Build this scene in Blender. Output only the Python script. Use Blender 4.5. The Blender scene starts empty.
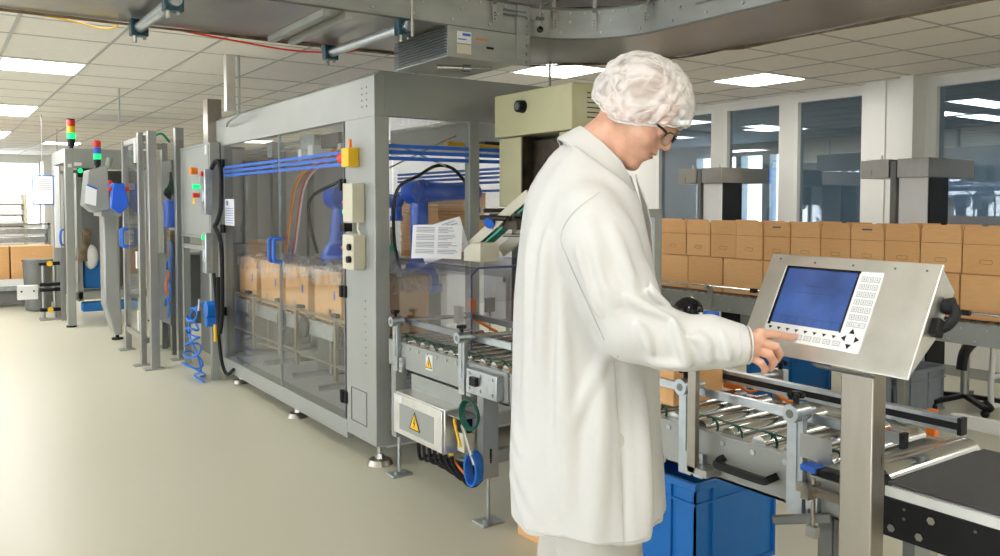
import bpy, bmesh, math, random
import numpy as np
from math import radians as rad, sin, cos, pi
from mathutils import Vector, Matrix, Euler
random.seed(7)
S = bpy.context.scene
COL = S.collection
# ------------------------------------------------------------------ camera, world, exposure
YAW = rad(34.6)
cd = bpy.data.cameras.new('camera'); cam = bpy.data.objects.new('camera', cd); COL.objects.link(cam)
cd.sensor_width = 36; cd.lens = 36 * 0.827; cd.shift_y = -0.0383; cd.clip_start = 0.05
cam.location = (0, 0, 1.5); cam.rotation_euler = (rad(90 - 2.4), 0, -YAW)
S.camera = cam
S.view_settings.view_transform = 'Standard'; S.view_settings.look = 'None'
S.view_settings.exposure = 1.2; S.view_settings.gamma = 1; S.view_settings.use_curve_mapping = False
W = bpy.data.worlds.new('world'); S.world = W; W.use_nodes = True
wb = W.node_tree.nodes['Background']; wb.inputs[0].default_value = (0.93, 0.96, 1.0, 1); wb.inputs[1].default_value = 3.3
LIGHT = 9.0        # strength of the ceiling panels

# ------------------------------------------------------------------ materials
MATS = {}
def mat(name, col, rough=0.5, metal=0.0, nscale=0, namp=0.0, bump=0.0, bscale=40, stretch=None, emit=None, estr=0, alpha=1, spec=0.5, coat=0, sss=0, rvar=0.0):
    m = bpy.data.materials.new(name); m.use_nodes = True; nt = m.node_tree; p = nt.nodes['Principled BSDF']
    p.inputs['Base Color'].default_value = (*col, 1); p.inputs['Roughness'].default_value = rough
    p.inputs['Metallic'].default_value = metal; p.inputs['Specular IOR Level'].default_value = spec
    p.inputs['Alpha'].default_value = alpha
    if coat: p.inputs['Coat Weight'].default_value = coat; p.inputs['Coat Roughness'].default_value = 0.1
    if sss:
        p.inputs['Subsurface Weight'].default_value = sss; p.inputs['Subsurface Radius'].default_value = (0.012, 0.005, 0.003)
        p.inputs['Subsurface Scale'].default_value = 1.0
    if emit: p.inputs['Emission Color'].default_value = (*emit, 1); p.inputs['Emission Strength'].default_value = estr
    tc = None
    def coords(st):
        t = nt.nodes.new('ShaderNodeTexCoord'); mp = nt.nodes.new('ShaderNodeMapping')
        nt.links.new(t.outputs['Object'], mp.inputs[0])
        if st: mp.inputs['Scale'].default_value = st
        return mp.outputs[0]
    if namp or rvar:
        n = nt.nodes.new('ShaderNodeTexNoise'); n.inputs['Scale'].default_value = nscale or 4; n.inputs['Detail'].default_value = 4
        nt.links.new(coords(stretch), n.inputs['Vector'])
        if namp:
            r = nt.nodes.new('ShaderNodeValToRGB')
            r.color_ramp.elements[0].position = 0.3; r.color_ramp.elements[1].position = 0.7
            r.color_ramp.elements[0].color = (*[max(0, c * (1 - namp)) for c in col], 1)
            r.color_ramp.elements[1].color = (*[min(1, c * (1 + namp)) for c in col], 1)
            nt.links.new(n.outputs['Fac'], r.inputs[0]); nt.links.new(r.outputs[0], p.inputs['Base Color'])
        if rvar:
            mr = nt.nodes.new('ShaderNodeMapRange'); mr.inputs['To Min'].default_value = max(0.02, rough - rvar); mr.inputs['To Max'].default_value = rough + rvar
            nt.links.new(n.outputs['Fac'], mr.inputs['Value']); nt.links.new(mr.outputs[0], p.inputs['Roughness'])
    if bump:
        n = nt.nodes.new('ShaderNodeTexNoise'); n.inputs['Scale'].default_value = bscale; n.inputs['Detail'].default_value = 5
        nt.links.new(coords(stretch), n.inputs['Vector'])
        b = nt.nodes.new('ShaderNodeBump'); b.inputs['Strength'].default_value = bump; b.inputs['Distance'].default_value = 0.01
        nt.links.new(n.outputs['Fac'], b.inputs['Height']); nt.links.new(b.outputs[0], p.inputs['Normal'])
    MATS[name] = m
    return m
def clear(name, tint, refl=0.08, rough=0.03, body=0.0, bodycol=(0.8, 0.8, 0.8), k=0.3):
    """thin clear sheet: lets light straight through, tints it, mirrors a little"""
    m = bpy.data.materials.new(name); m.use_nodes = True; nt = m.node_tree
    for n in list(nt.nodes):
        if n.type != 'OUTPUT_MATERIAL': nt.nodes.remove(n)
    out = [n for n in nt.nodes if n.type == 'OUTPUT_MATERIAL'][0]
    t = nt.nodes.new('ShaderNodeBsdfTransparent'); t.inputs[0].default_value = (*tint, 1)
    g = nt.nodes.new('ShaderNodeBsdfGlossy'); g.inputs[0].default_value = (1, 1, 1, 1); g.inputs['Roughness'].default_value = rough
    fr = nt.nodes.new('ShaderNodeLayerWeight'); fr.inputs[0].default_value = 0.35
    ma = nt.nodes.new('ShaderNodeMath'); ma.operation = 'MULTIPLY_ADD'; ma.inputs[1].default_value = k; ma.inputs[2].default_value = refl
    nt.links.new(fr.outputs['Fresnel'], ma.inputs[0])
    mx = nt.nodes.new('ShaderNodeMixShader'); nt.links.new(ma.outputs[0], mx.inputs[0])
    src = t.outputs[0]
    if body:
        d = nt.nodes.new('ShaderNodeBsdfDiffuse'); d.inputs[0].default_value = (*bodycol, 1)
        m2 = nt.nodes.new('ShaderNodeMixShader'); m2.inputs[0].default_value = body
        nt.links.new(t.outputs[0], m2.inputs[1]); nt.links.new(d.outputs[0], m2.inputs[2]); src = m2.outputs[0]
    nt.links.new(src, mx.inputs[1]); nt.links.new(g.outputs[0], mx.inputs[2]); nt.links.new(mx.outputs[0], out.inputs[0])
    MATS[name] = m
    return m
mat('floor', (0.64, 0.615, 0.485), 0.34, 0, 3, 0.0, rvar=0.008, spec=0.34)
mat('ceiling', (0.84, 0.80, 0.72), 0.9, 0, 30, 0.03)
mat('tbar', (0.42, 0.41, 0.38), 0.5)
mat('wallw', (0.78, 0.77, 0.72), 0.6, 0, 2, 0.02)
mat('frame_w', (0.80, 0.79, 0.74), 0.4, 0, 3, 0.02)
mat('greyp', (0.33, 0.34, 0.315), 0.38, 0.25, 3, 0.05)
mat('greyl', (0.35, 0.36, 0.335), 0.40, 0.25, 3, 0.05)
mat('innerl', (0.60, 0.60, 0.585), 0.5, 0, 3, 0.03)
mat('greyd', (0.16, 0.165, 0.155), 0.45, 0.3, 4, 0.08)
mat('overh', (0.33, 0.34, 0.315), 0.36, 0.35, 5, 0.10, stretch=(1, 1, 3))
mat('steel', (0.36, 0.33, 0.285), 0.30, 1.0, 5, 0.05, stretch=(8, 8, 1), rvar=0.06)
mat('steelpan', (0.74, 0.73, 0.70), 0.40, 1.0, 14, 0.07, bump=0.05, bscale=60, rvar=0.08)
mat('underpan', (0.44, 0.42, 0.39), 0.34, 0.9, 2.5, 0.07, rvar=0.05)
mat('galv', (0.50, 0.53, 0.55), 0.35, 0.9, 25, 0.14)
mat('zinc', (0.46, 0.50, 0.53), 0.3, 0.9, 20, 0.08)
mat('chrome', (0.62, 0.62, 0.61), 0.16, 1.0, 6, 0.03)
mat('alu', (0.40, 0.40, 0.385), 0.35, 0.85, 8, 0.04)
mat('black', (0.010, 0.010, 0.011), 0.4, 0, 6, 0.1, spec=0.22)
mat('blackgloss', (0.008, 0.008, 0.009), 0.06, 0, 6, 0.1, spec=0.35)
mat('rubber', (0.016, 0.016, 0.017), 0.65, 0, 6, 0.1, spec=0.2)
mat('belt', (0.07, 0.072, 0.076), 0.5, 0, 5, 0.12, bump=0.2, bscale=300)
mat('blue', (0.010, 0.095, 0.60), 0.3, 0, 5, 0.08, coat=0.3)
mat('bluestrip', (0.02, 0.13, 0.58), 0.5, 0, 5, 0.05)
mat('bluecrate', (0.008, 0.16, 0.50), 0.42, 0, 4, 0.05)
mat('bluehose', (0.01, 0.16, 0.62), 0.3, 0, 5, 0.04)
mat('greycrate', (0.27, 0.31, 0.35), 0.5, 0, 4, 0.05)
mat('teal', (0.006, 0.045, 0.06), 0.35, 0, 8, 0.1)
mat('card', (0.76, 0.43, 0.18), 0.75, 0, 12, 0.05, stretch=(1, 1, 6))
mat('card2', (0.71, 0.39, 0.155), 0.75, 0, 12, 0.05, stretch=(1, 1, 6))
mat('cardedge', (0.38, 0.20, 0.08), 0.8, 0, 30, 0.1)
mat('ink', (0.10, 0.10, 0.13), 0.7, 0, 9, 0.1)
mat('paper', (0.85, 0.85, 0.86), 0.6, 0, 5, 0.01)
mat('white', (0.74, 0.74, 0.72), 0.4, 0, 5, 0.02)
mat('beige', (0.50, 0.47, 0.27), 0.38, 0, 4, 0.05, coat=0.2)
mat('boxbeige', (0.62, 0.58, 0.44), 0.45, 0, 4, 0.04)
mat('yellow', (0.85, 0.50, 0.01), 0.4, 0, 4, 0.04)
mat('red', (0.70, 0.03, 0.01), 0.35, 0, 4, 0.04)
mat('orange', (0.90, 0.20, 0.01), 0.4, 0, 4, 0.04)
mat('green', (0.0, 0.35, 0.20), 0.35, 0, 4, 0.04)
mat('greencord', (0.005, 0.09, 0.06), 0.35, 0, 4, 0.04)
mat('mech', (0.06, 0.045, 0.03), 0.4, 0.6, 14, 0.5)
mat('rust', (0.22, 0.16, 0.10), 0.45, 0.6, 14, 0.4)
mat('greenon', (0.0, 0.35, 0.10), 0.4, emit=(0.0, 0.9, 0.22), estr=0.55)
mat('lamp', (1, 1, 1), 0.5, emit=(1.0, 0.985, 0.95), estr=LIGHT)
mat('lampfar', (1, 1, 1), 0.5, emit=(1.0, 0.985, 0.95), estr=9)
mat('coat', (0.60, 0.59, 0.565), 0.8, 0, 3, 0.015, bump=0.35, bscale=9, sss=0.0)
mat('coatseam', (0.50, 0.48, 0.43), 0.9, 0, 3, 0.02)
mat('trouser', (0.54, 0.52, 0.47), 0.85, 0, 3, 0.02, bump=0.25, bscale=20)
mat('skin', (0.70, 0.39, 0.27), 0.42, 0, 60, 0.06, bump=0.06, bscale=200, sss=0.15)
mat('lip', (0.55, 0.20, 0.14), 0.4, 0, 30, 0.05)
mat('hair', (0.42, 0.25, 0.14), 0.7, 0, 60, 0.3, bump=0.6, bscale=150)
mat('nail', (0.80, 0.50, 0.38), 0.25, 0, 30, 0.03)
mat('screen', (0.02, 0.05, 0.17), 0.12, 0, 9, 0.5, emit=(0.03, 0.10, 0.36), estr=0.16, coat=0.6)
mat('screenline', (0.02, 0.04, 0.12), 0.2, 0, 9, 0.1)
mat('keyline', (0.20, 0.21, 0.23), 0.5, 0, 9, 0.1)
mat('keytop', (0.62, 0.62, 0.61), 0.45, 0, 9, 0.02)
mat('darkroom', (0.30, 0.38, 0.44), 0.8, 0, 2, 0.1)
mat('bluegrey', (0.40, 0.46, 0.50), 0.8, 0, 2, 0.1)
mat('wallpale', (0.80, 0.80, 0.82), 0.7, 0, 2, 0.03)
clear('glass', (0.93, 0.94, 0.94), 0.008, 0.02, body=0.012, k=0.16)
clear('acrylic', (0.84, 0.84, 0.87), 0.012, 0.02, body=0.01, k=0.14)
clear('winglass', (0.55, 0.62, 0.66), 0.10, 0.01)
clear('roofglass', (0.97, 0.97, 0.97), 0.02, 0.2)
clear('dayglass', (0.95, 0.97, 1.0), 0.03, 0.01)
clear('lens', (0.86, 0.88, 0.90), 0.10, 0.01)
mat('acredge', (0.05, 0.045, 0.13), 0.3, 0, 4, 0.1)
def film(name, a, col=(0.9, 0.88, 0.86), scale=18):
    m = mat(name, col, 0.35, 0, bump=0.9, bscale=scale, spec=0.6); nt = m.node_tree; p = nt.nodes['Principled BSDF']
    n = nt.nodes.new('ShaderNodeTexNoise'); n.inputs['Scale'].default_value = scale; n.inputs['Detail'].default_value = 6; n.inputs['Distortion'].default_value = 1.6
    t = nt.nodes.new('ShaderNodeTexCoord'); nt.links.new(t.outputs['Object'], n.inputs['Vector'])
    r = nt.nodes.new('ShaderNodeMapRange'); r.inputs['From Min'].default_value = 0.36; r.inputs['From Max'].default_value = 0.66
    r.inputs['To Min'].default_value = a[0]; r.inputs['To Max'].default_value = a[1]
    nt.links.new(n.outputs['Fac'], r.inputs['Value']); nt.links.new(r.outputs[0], p.inputs['Alpha'])
def netfilm():
    m = mat('netfilm', (0.86, 0.82, 0.79), 0.45, 0, spec=0.4); nt = m.node_tree; p = nt.nodes['Principled BSDF']
    t = nt.nodes.new('ShaderNodeTexCoord'); acc = None
    for sc_, st, w_ in ((10, (1, 1.3, 0.4), 9), (19, (0.5, 1, 1.2), 8), (6, (1, 0.6, 1), 14)):
        mp = nt.nodes.new('ShaderNodeMapping'); mp.inputs['Scale'].default_value = st; mp.inputs['Rotation'].default_value = (0.4, 0.6, 0.2); nt.links.new(t.outputs['Object'], mp.inputs[0])
        n = nt.nodes.new('ShaderNodeTexNoise'); n.inputs['Scale'].default_value = sc_; n.inputs['Detail'].default_value = 2; n.inputs['Distortion'].default_value = 0.8; nt.links.new(mp.outputs[0], n.inputs['Vector'])
        a = nt.nodes.new('ShaderNodeMath'); a.operation = 'SUBTRACT'; a.inputs[1].default_value = 0.5 + 0.02*(sc_ > 10); nt.links.new(n.outputs['Fac'], a.inputs[0])
        b = nt.nodes.new('ShaderNodeMath'); b.operation = 'ABSOLUTE'; nt.links.new(a.outputs[0], b.inputs[0])
        c = nt.nodes.new('ShaderNodeMath'); c.operation = 'MULTIPLY_ADD'; c.inputs[1].default_value = -w_; c.inputs[2].default_value = 1.0; c.use_clamp = True; nt.links.new(b.outputs[0], c.inputs[0])
        if acc is None: acc = c.outputs[0]
        else:
            d = nt.nodes.new('ShaderNodeMath'); d.operation = 'MAXIMUM'; nt.links.new(acc, d.inputs[0]); nt.links.new(c.outputs[0], d.inputs[1]); acc = d.outputs[0]
    r_ = nt.nodes.new('ShaderNodeMapRange'); r_.inputs['To Min'].default_value = 0.30; r_.inputs['To Max'].default_value = 0.72; nt.links.new(acc, r_.inputs['Value']); nt.links.new(r_.outputs[0], p.inputs['Alpha'])
    bp = nt.nodes.new('ShaderNodeBump'); bp.inputs['Strength'].default_value = 0.6; bp.inputs['Distance'].default_value = 0.01; nt.links.new(acc, bp.inputs['Height']); nt.links.new(bp.outputs[0], p.inputs['Normal'])
netfilm()
film('bagfilm', (0.04, 0.45), (0.85, 0.85, 0.85), 14)

# ------------------------------------------------------------------ mesh helpers
def basis(d):
    d = Vector(d).normalized(); a = Vector((0, 0, 1)) if abs(d.z) < 0.95 else Vector((1, 0, 0))
    u = d.cross(a).normalized(); return u, d.cross(u).normalized()
class MB:
    def __init__(s): s.v = []; s.f = []
    def poly(s, vs, fs):
        n = len(s.v); s.v += [tuple(v) for v in vs]; s.f += [tuple(i + n for i in f) for f in fs]; return s
    def box(s, x0, x1, y0, y1, z0, z1):
        return s.poly([(x0,y0,z0),(x1,y0,z0),(x1,y1,z0),(x0,y1,z0),(x0,y0,z1),(x1,y0,z1),(x1,y1,z1),(x0,y1,z1)],
                      [(0,3,2,1),(4,5,6,7),(0,1,5,4),(1,2,6,5),(2,3,7,6),(3,0,4,7)])
    def cbox(s, c, d): return s.box(c[0]-d[0]/2, c[0]+d[0]/2, c[1]-d[1]/2, c[1]+d[1]/2, c[2]-d[2]/2, c[2]+d[2]/2)
    def obb(s, o, u, v, w):
        """box from corner o with edge vectors u, v, w"""
        o, u, v, w = map(Vector, (o, u, v, w))
        if u.cross(v).dot(w) < 0: u, v = v, u
        return s.poly([o, o+u, o+u+v, o+v, o+w, o+u+w, o+u+v+w, o+v+w], [(0,3,2,1),(4,5,6,7),(0,1,5,4),(1,2,6,5),(2,3,7,6),(3,0,4,7)])
    def bar(s, p, q, w, h, up=(0, 0, 1)):
        p, q = Vector(p), Vector(q); d = q - p; side = d.cross(Vector(up)).normalized(); u2 = side.cross(d).normalized()
        return s.obb(p - side*w/2 - u2*h/2, d, side*w, u2*h)
    def cyl(s, p, q, r, r2=None, n=14, caps=True):
        p, q = Vector(p), Vector(q); u, v = basis(q - p); r2 = r if r2 is None else r2
        vs = [p + (u*cos(2*pi*i/n) + v*sin(2*pi*i/n))*r for i in range(n)] + [q + (u*cos(2*pi*i/n) + v*sin(2*pi*i/n))*r2 for i in range(n)]
        fs = [(i, (i+1) % n, n+(i+1) % n, n+i) for i in range(n)]
        if caps: fs += [tuple(range(n-1, -1, -1)), tuple(range(n, 2*n))]
        return s.poly(vs, fs)
    def tube(s, pts, r, n=8, closed=False, radii=None):
        pts = [Vector(p) for p in pts]; m = len(pts); rings = []; pu = None
        for i, p in enumerate(pts):
            a = pts[i-1] if (i or closed) else p; b = pts[(i+1) % m] if (i < m-1 or closed) else p
            d = (b - a)
            if d.length < 1e-9: d = Vector((0, 0, 1))
            d.normalize()
            if pu is None: pu, _ = basis(d)
            u = pu - d*pu.dot(d)
            u = u.normalized() if u.length > 1e-6 else basis(d)[0]
            pu = u; v = d.cross(u); rr = radii[i] if radii else r
            rings.append([p + (u*cos(2*pi*k/n) + v*sin(2*pi*k/n))*rr for k in range(n)])
        vs = [v for r_ in rings for v in r_]; fs = []
        for i in range(m if closed else m-1):
            j = (i+1) % m
            for k in range(n): fs.append((i*n+k, i*n+(k+1) % n, j*n+(k+1) % n, j*n+k))
        if not closed: fs += [tuple(range(n-1, -1, -1)), tuple((m-1)*n+k for k in range(n))]
        return s.poly(vs, fs)
    def sph(s, c, r, sc=(1, 1, 1), n=16, m=10):
        c = Vector(c); vs = [c + Vector((0, 0, -r*sc[2]))]; 
        for j in range(1, m):
            t = -pi/2 + pi*j/m
            for i in range(n): vs.append(c + Vector((cos(t)*cos(2*pi*i/n)*r*sc[0], cos(t)*sin(2*pi*i/n)*r*sc[1], sin(t)*r*sc[2])))
        vs.append(c + Vector((0, 0, r*sc[2]))); fs = []
        for i in range(n): fs.append((0, 1+(i+1) % n, 1+i))
        for j in range(m-2):
            for i in range(n): a = 1+j*n; fs.append((a+i, a+(i+1) % n, a+n+(i+1) % n, a+n+i))
        a = 1+(m-2)*n
        for i in range(n): fs.append((a+i, a+(i+1) % n, len(vs)-1))
        return s.poly(vs, fs)
    def prism(s, pts, ex):
        """polygon (3D points) extruded by vector ex"""
        pts = [Vector(p) for p in pts]; ex = Vector(ex); n = len(pts)
        nn = Vector((0, 0, 0))
        for i in range(n): nn += pts[i].cross(pts[(i+1) % n])
        if nn.dot(ex) < 0: pts = pts[::-1]
        return s.poly(pts + [p + ex for p in pts], [tuple(range(n-1, -1, -1)), tuple(range(n, 2*n))] + [(i, (i+1) % n, n+(i+1) % n, n+i) for i in range(n)])
    def frame(s, axis, at, a0, a1, b0, b1, w, t):
        """rectangular frame in the plane axis=at; a/b are the two other axes"""
        def bx(a_, b_, c_, d_):
            if axis == 'x': s.box(at, at+t, a_, b_, c_, d_)
            elif axis == 'y': s.box(a_, b_, at, at+t, c_, d_)
            else: s.box(a_, b_, c_, d_, at, at+t)
        bx(a0, a0+w, b0, b1); bx(a1-w, a1, b0, b1); bx(a0+w, a1-w, b0, b0+w); bx(a0+w, a1-w, b1-w, b1); return s
    def mesh(s, name, off=(0, 0, 0)):
        me = bpy.data.meshes.new(name); o = Vector(off); me.from_pydata([Vector(v) - o for v in s.v], [], s.f); me.update()
        for p in me.polygons: p.use_smooth = True
        me.set_sharp_from_angle(angle=rad(38)); return me
ROOTLOC = {}
def loc_of(parent):
    while parent.parent: parent = parent.parent
    return Vector(ROOTLOC.get(parent.name, (0, 0, 0)))
SPLIT = {'bolts': 'bolt', 'rivets': 'rivet', 'rivet': 'rivet', 'rollers': 'roller', 'axle_bolts': 'axle_bolt', 'door_edge': 'door_edge', 'guide_rods': 'guide_rod', 'lower_bar': 'lower_bar', 'cross_beam': 'cross_beam', 'plate_bolts': 'plate_bolt',
         'plate_hole': 'plate_hole', 'screws': 'screw', 'cover_screws': 'cover_screw', 'cable_glands': 'cable_gland', 'rods': 'rod', 'hook': 'hook', 'caster': 'caster', 'foot': 'foot', 'rear_leg': 'rear_leg', 'post_': 'post', 'frame_leg': 'frame_leg', 'legs': 'leg',
         'slot_plate': 'slot_plate', 'cross_rib': 'cross_rib', 'rod_clamp': 'rod_clamp', 'suction_cups': 'suction_cup', 'cylinders': 'cylinder', 'yellow_dot': 'yellow_dot', 'red_knob': 'red_knob', 'blue_hoses': 'blue_hose', 'black_hoses': 'black_hose', 'connector': 'connector', 'brace_wire': 'brace_wire',
         'inner_post': 'inner_post', 'vent_slots': 'vent_slot', 'handle': 'handle', 'edge_rod': 'edge_rod', 'black_cable': 'black_cable', 'cable_run': 'cable', 'door_switch': 'door_switch', 'rail': 'rail', 'shelves': 'shelf', 'valve_block': 'valve_block', 'side_rail': 'side_rail', 'carton_track': 'track_rail', 'strut_': 'strut', 'arrow_marks': 'arrow_mark'}
def islands(mb):
    par = list(range(len(mb.v)))
    def fd(a):
        while par[a] != a: par[a] = par[par[a]]; a = par[a]
        return a
    for f in mb.f:
        for i in f[1:]: par[fd(i)] = fd(f[0])
    g = {}
    for f in mb.f: g.setdefault(fd(f[0]), []).append(f)
    out = []
    for fs in g.values():
        ix = {}; m2 = MB()
        for f in fs:
            for i in f:
                if i not in ix: ix[i] = len(m2.v); m2.v.append(mb.v[i])
            m2.f.append(tuple(ix[i] for i in f))
        out.append(m2)
    return out
def part(name, mb, m, parent, bev=0, label=None):
    if name in SPLIT and label is None and not (name == 'door_switch' and parent.name != 'guard_frame'):
        isl = islands(mb); o = None
        if len(isl) > 1:
            for k in isl[:99]: o = part1(SPLIT[name], k, m, parent, bev)
            if len(isl) > 99:
                rest = MB()
                for k in isl[99:]: rest.poly(k.v, k.f)
                part1(name, rest, m, parent, bev)['kind'] = 'stuff'
            return o
    return part1(name, mb, m, parent, bev, label)
def part1(name, mb, m, parent, bev=0, label=None):
    o = bpy.data.objects.new(name, mb.mesh(name, loc_of(parent))); COL.objects.link(o); o.parent = parent
    o.data.materials.append(MATS[m])
    if bev: b = o.modifiers.new('bevel', 'BEVEL'); b.width = bev; b.segments = 2; b.limit_method = 'ANGLE'; b.angle_limit = rad(40)
    if label: o['label'] = label
    return o
def tag(o, label, cat, group=None):
    o['label'] = label; o['category'] = cat
    if group: o['group'] = group
    return o
def thing(name, label, cat, loc=(0, 0, 0), group=None):
    o = bpy.data.objects.new(name, None); COL.objects.link(o); o.location = loc; o.empty_display_size = 0.1
    ROOTLOC[o.name] = tuple(loc); return tag(o, label, cat, group)
def solo(name, mb, m, label, cat, group=None, bev=0):
    xs = [v[0] for v in mb.v]; ys = [v[1] for v in mb.v]; zs = [v[2] for v in mb.v]
    off = ((min(xs)+max(xs))/2, (min(ys)+max(ys))/2, min(zs))
    o = bpy.data.objects.new(name, mb.mesh(name, off)); COL.objects.link(o); o.location = off; ROOTLOC[o.name] = off
    o.data.materials.append(MATS[m]); tag(o, label, cat, group)
    if bev: b = o.modifiers.new('bevel', 'BEVEL'); b.width = bev; b.segments = 2; b.limit_method = 'ANGLE'; b.angle_limit = rad(40)
    return o
def struct(name, mb, m, parent=None, bev=0):
    if parent: return part(name, mb, m, parent, bev)
    o = bpy.data.objects.new(name, mb.mesh(name)); COL.objects.link(o); o.data.materials.append(MATS[m]); o['kind'] = 'structure'
    return o
def dup(o, loc, rotz=0, label=None, group=None, parent=None):
    c = o.copy(); COL.objects.link(c); c.parent = parent
    for ch in o.children: dup(ch, None, 0, parent=c)
    if loc is not None:
        c.location = loc; c.rotation_euler = (0, 0, rotz); ROOTLOC[c.name] = tuple(loc)
        if label: c['label'] = label
        if group: c['group'] = group
    return c
def arc(c, r, a0, a1, n, z=None, plane='xy'):
    out = []
    for i in range(n+1):
        a = a0 + (a1-a0)*i/n; p, q = r*cos(a), r*sin(a)
        out.append((c[0]+p, c[1]+q, c[2]) if plane == 'xy' else (c[0]+p, c[1], c[2]+q) if plane == 'xz' else (c[0], c[1]+p, c[2]+q))
    return out
def smooth_path(pts, n=6):
    pts = [Vector(p) for p in pts]; out = []
    for i in range(len(pts)-1):
        p0 = pts[max(i-1, 0)]; p1 = pts[i]; p2 = pts[i+1]; p3 = pts[min(i+2, len(pts)-1)]
        for k in range(n):
            t = k/n; out.append(0.5*((2*p1) + (p2-p0)*t + (2*p0-5*p1+4*p2-p3)*t*t + (3*p1-p0-3*p2+p3)*t**3))
    out.append(pts[-1]); return out
def bolt(m, p, d, r=0.008, h=0.006): p = Vector(p); m.cyl(p, p + Vector(d)*h, r, n=6)

# ------------------------------------------------------------------ the room
CZ = 2.65
XW = 7.4
struct('floor', MB().box(-5, 12.5, -4, 22, -0.1, 0), 'floor')
struct('ceiling', MB().box(-5, 12.5, -4, 22, CZ, CZ+0.1), 'ceiling')
g = MB(); XL = [1.09 + 0.612*k for k in range(-9, 11)]
YL = [4.62 - 0.61*k for k in range(0, 13)] + [5.23, 5.85, 6.45, 7.1, 7.48, 8.17] + [8.17 + 0.69*k for k in range(1, 20)]
YL.remove(7.1)
for x in XL: g.box(x-0.011, x+0.011, -4, 22, CZ-0.004, CZ)
for y in YL: g.box(-5, XW, y-0.008, y+0.008, CZ-0.003, CZ)
struct('trim_1', g, 'tbar')
# window wall on the right
wins = [(0.9, 3.93), (4.56, 5.36), (5.50, 6.28), (6.42, 7.33)]
w = MB(); w.box(XW, XW+0.15, -4, 22, 0, 0.92); w.box(XW, XW+0.15, -4, 22, 2.60, CZ)
prev = -4
for a, b in wins + [(22, 22)]: w.box(XW, XW+0.15, prev, a, 0.92, 2.60); prev = b
struct('wall_right', w, 'wallw')
p = MB(); p.box(XW-0.22, XW, 3.98, 4.10, 0, CZ); p.box(XW-0.10, XW, 4.10, 4.52, 0, CZ); p.box(XW-0.115, XW-0.10, 4.30, 4.315, 0, CZ)
struct('trim_2', p, 'frame_w', bev=0)
p = MB(); p.box(XW-0.02, XW, -4, 22, 0, 0.09); struct('baseboard_right', p, 'greyl')
for i, (a, b) in enumerate(wins):
    f = struct('window_%d' % (i+1), MB().frame('x', XW+0.0, a, b, 0.92, 2.60, 0.045, 0.08), 'frame_w')
    part('pane', MB().box(XW+0.05, XW+0.06, a+0.045, b-0.045, 0.965, 2.555), 'winglass', f)
# the room behind the glass
struct('wall_beyond', MB().box(12.3, 12.5, -4, 9.1, 0, CZ).box(12.3, 12.5, 11.1, 22, 0, CZ).box(12.3, 12.5, 9.1, 11.1, 0, 1.1).box(12.3, 12.5, 9.1, 11.1, 2.4, CZ)
       .box(12.3, 12.5, 10.03, 10.15, 1.1, 2.4).box(12.3, 12.5, 9.4, 9.56, 1.1, 2.4), 'bluegrey')
struct('wall_partition', MB().box(XW+0.15, 12.3, -1.1, -1.0, 0, CZ).box(XW+0.15, 12.3, 13, 13.1, 0, CZ), 'darkroom')
struct('floor_beyond', MB().box(XW+0.15, 12.3, -1, 13, 0, 0.004), 'darkroom')
struct('ceiling_beyond', MB().box(XW+0.15, 12.3, -1, 13, CZ-0.03, CZ-0.005), 'darkroom')
# far wall with daylight windows
w = MB(); w.box(-5, XW, 21.8, 22, 0, 1.0); w.box(-5, XW, 21.8, 22, 2.5, CZ); w.box(2.2, XW, 21.8, 22, 1.0, 2.5); w.box(-5, -0.2, 21.8, 22, 1.0, 2.5)
struct('wall_back', w, 'wallw')
for i, x in enumerate((-0.2,)):
    f = struct('window_%d' % (i+5), MB().frame('y', 21.8, x, x+2.35, 1.0, 2.5, 0.05, 0.1), 'frame_w')
    part('pane', MB().box(x+0.05, x+2.3, 21.88, 21.89, 1.05, 2.45), 'dayglass', f)
struct('wall_beside', MB().box(4.3, XW, 8.9, 9.0, 0, CZ), 'wallpale')
w = MB(); w.box(-5.15, -5, -4, 22, 0, 0.8); w.box(-5.15, -5, -4, 22, 2.5, CZ); w.box(-5.15, -5, 14.6, 22, 0.8, 2.5); w.box(-5.15, -5, -4, -3, 0.8, 2.5)
struct('wall_left', w, 'wallw')
for k in range(8):
    y = -3 + k*2.2; f = struct('window_%d' % (k+6), MB().frame('x', -5.12, y, y+2.2, 0.8, 2.5, 0.05, 0.1), 'frame_w'); part('pane', MB().box(-5.07, -5.06, y+0.05, y+2.15, 0.85, 2.45), 'dayglass', f)
struct('wall_front', MB().box(-5, 12.5, -4.15, -4, 0, CZ), 'wallw')

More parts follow.
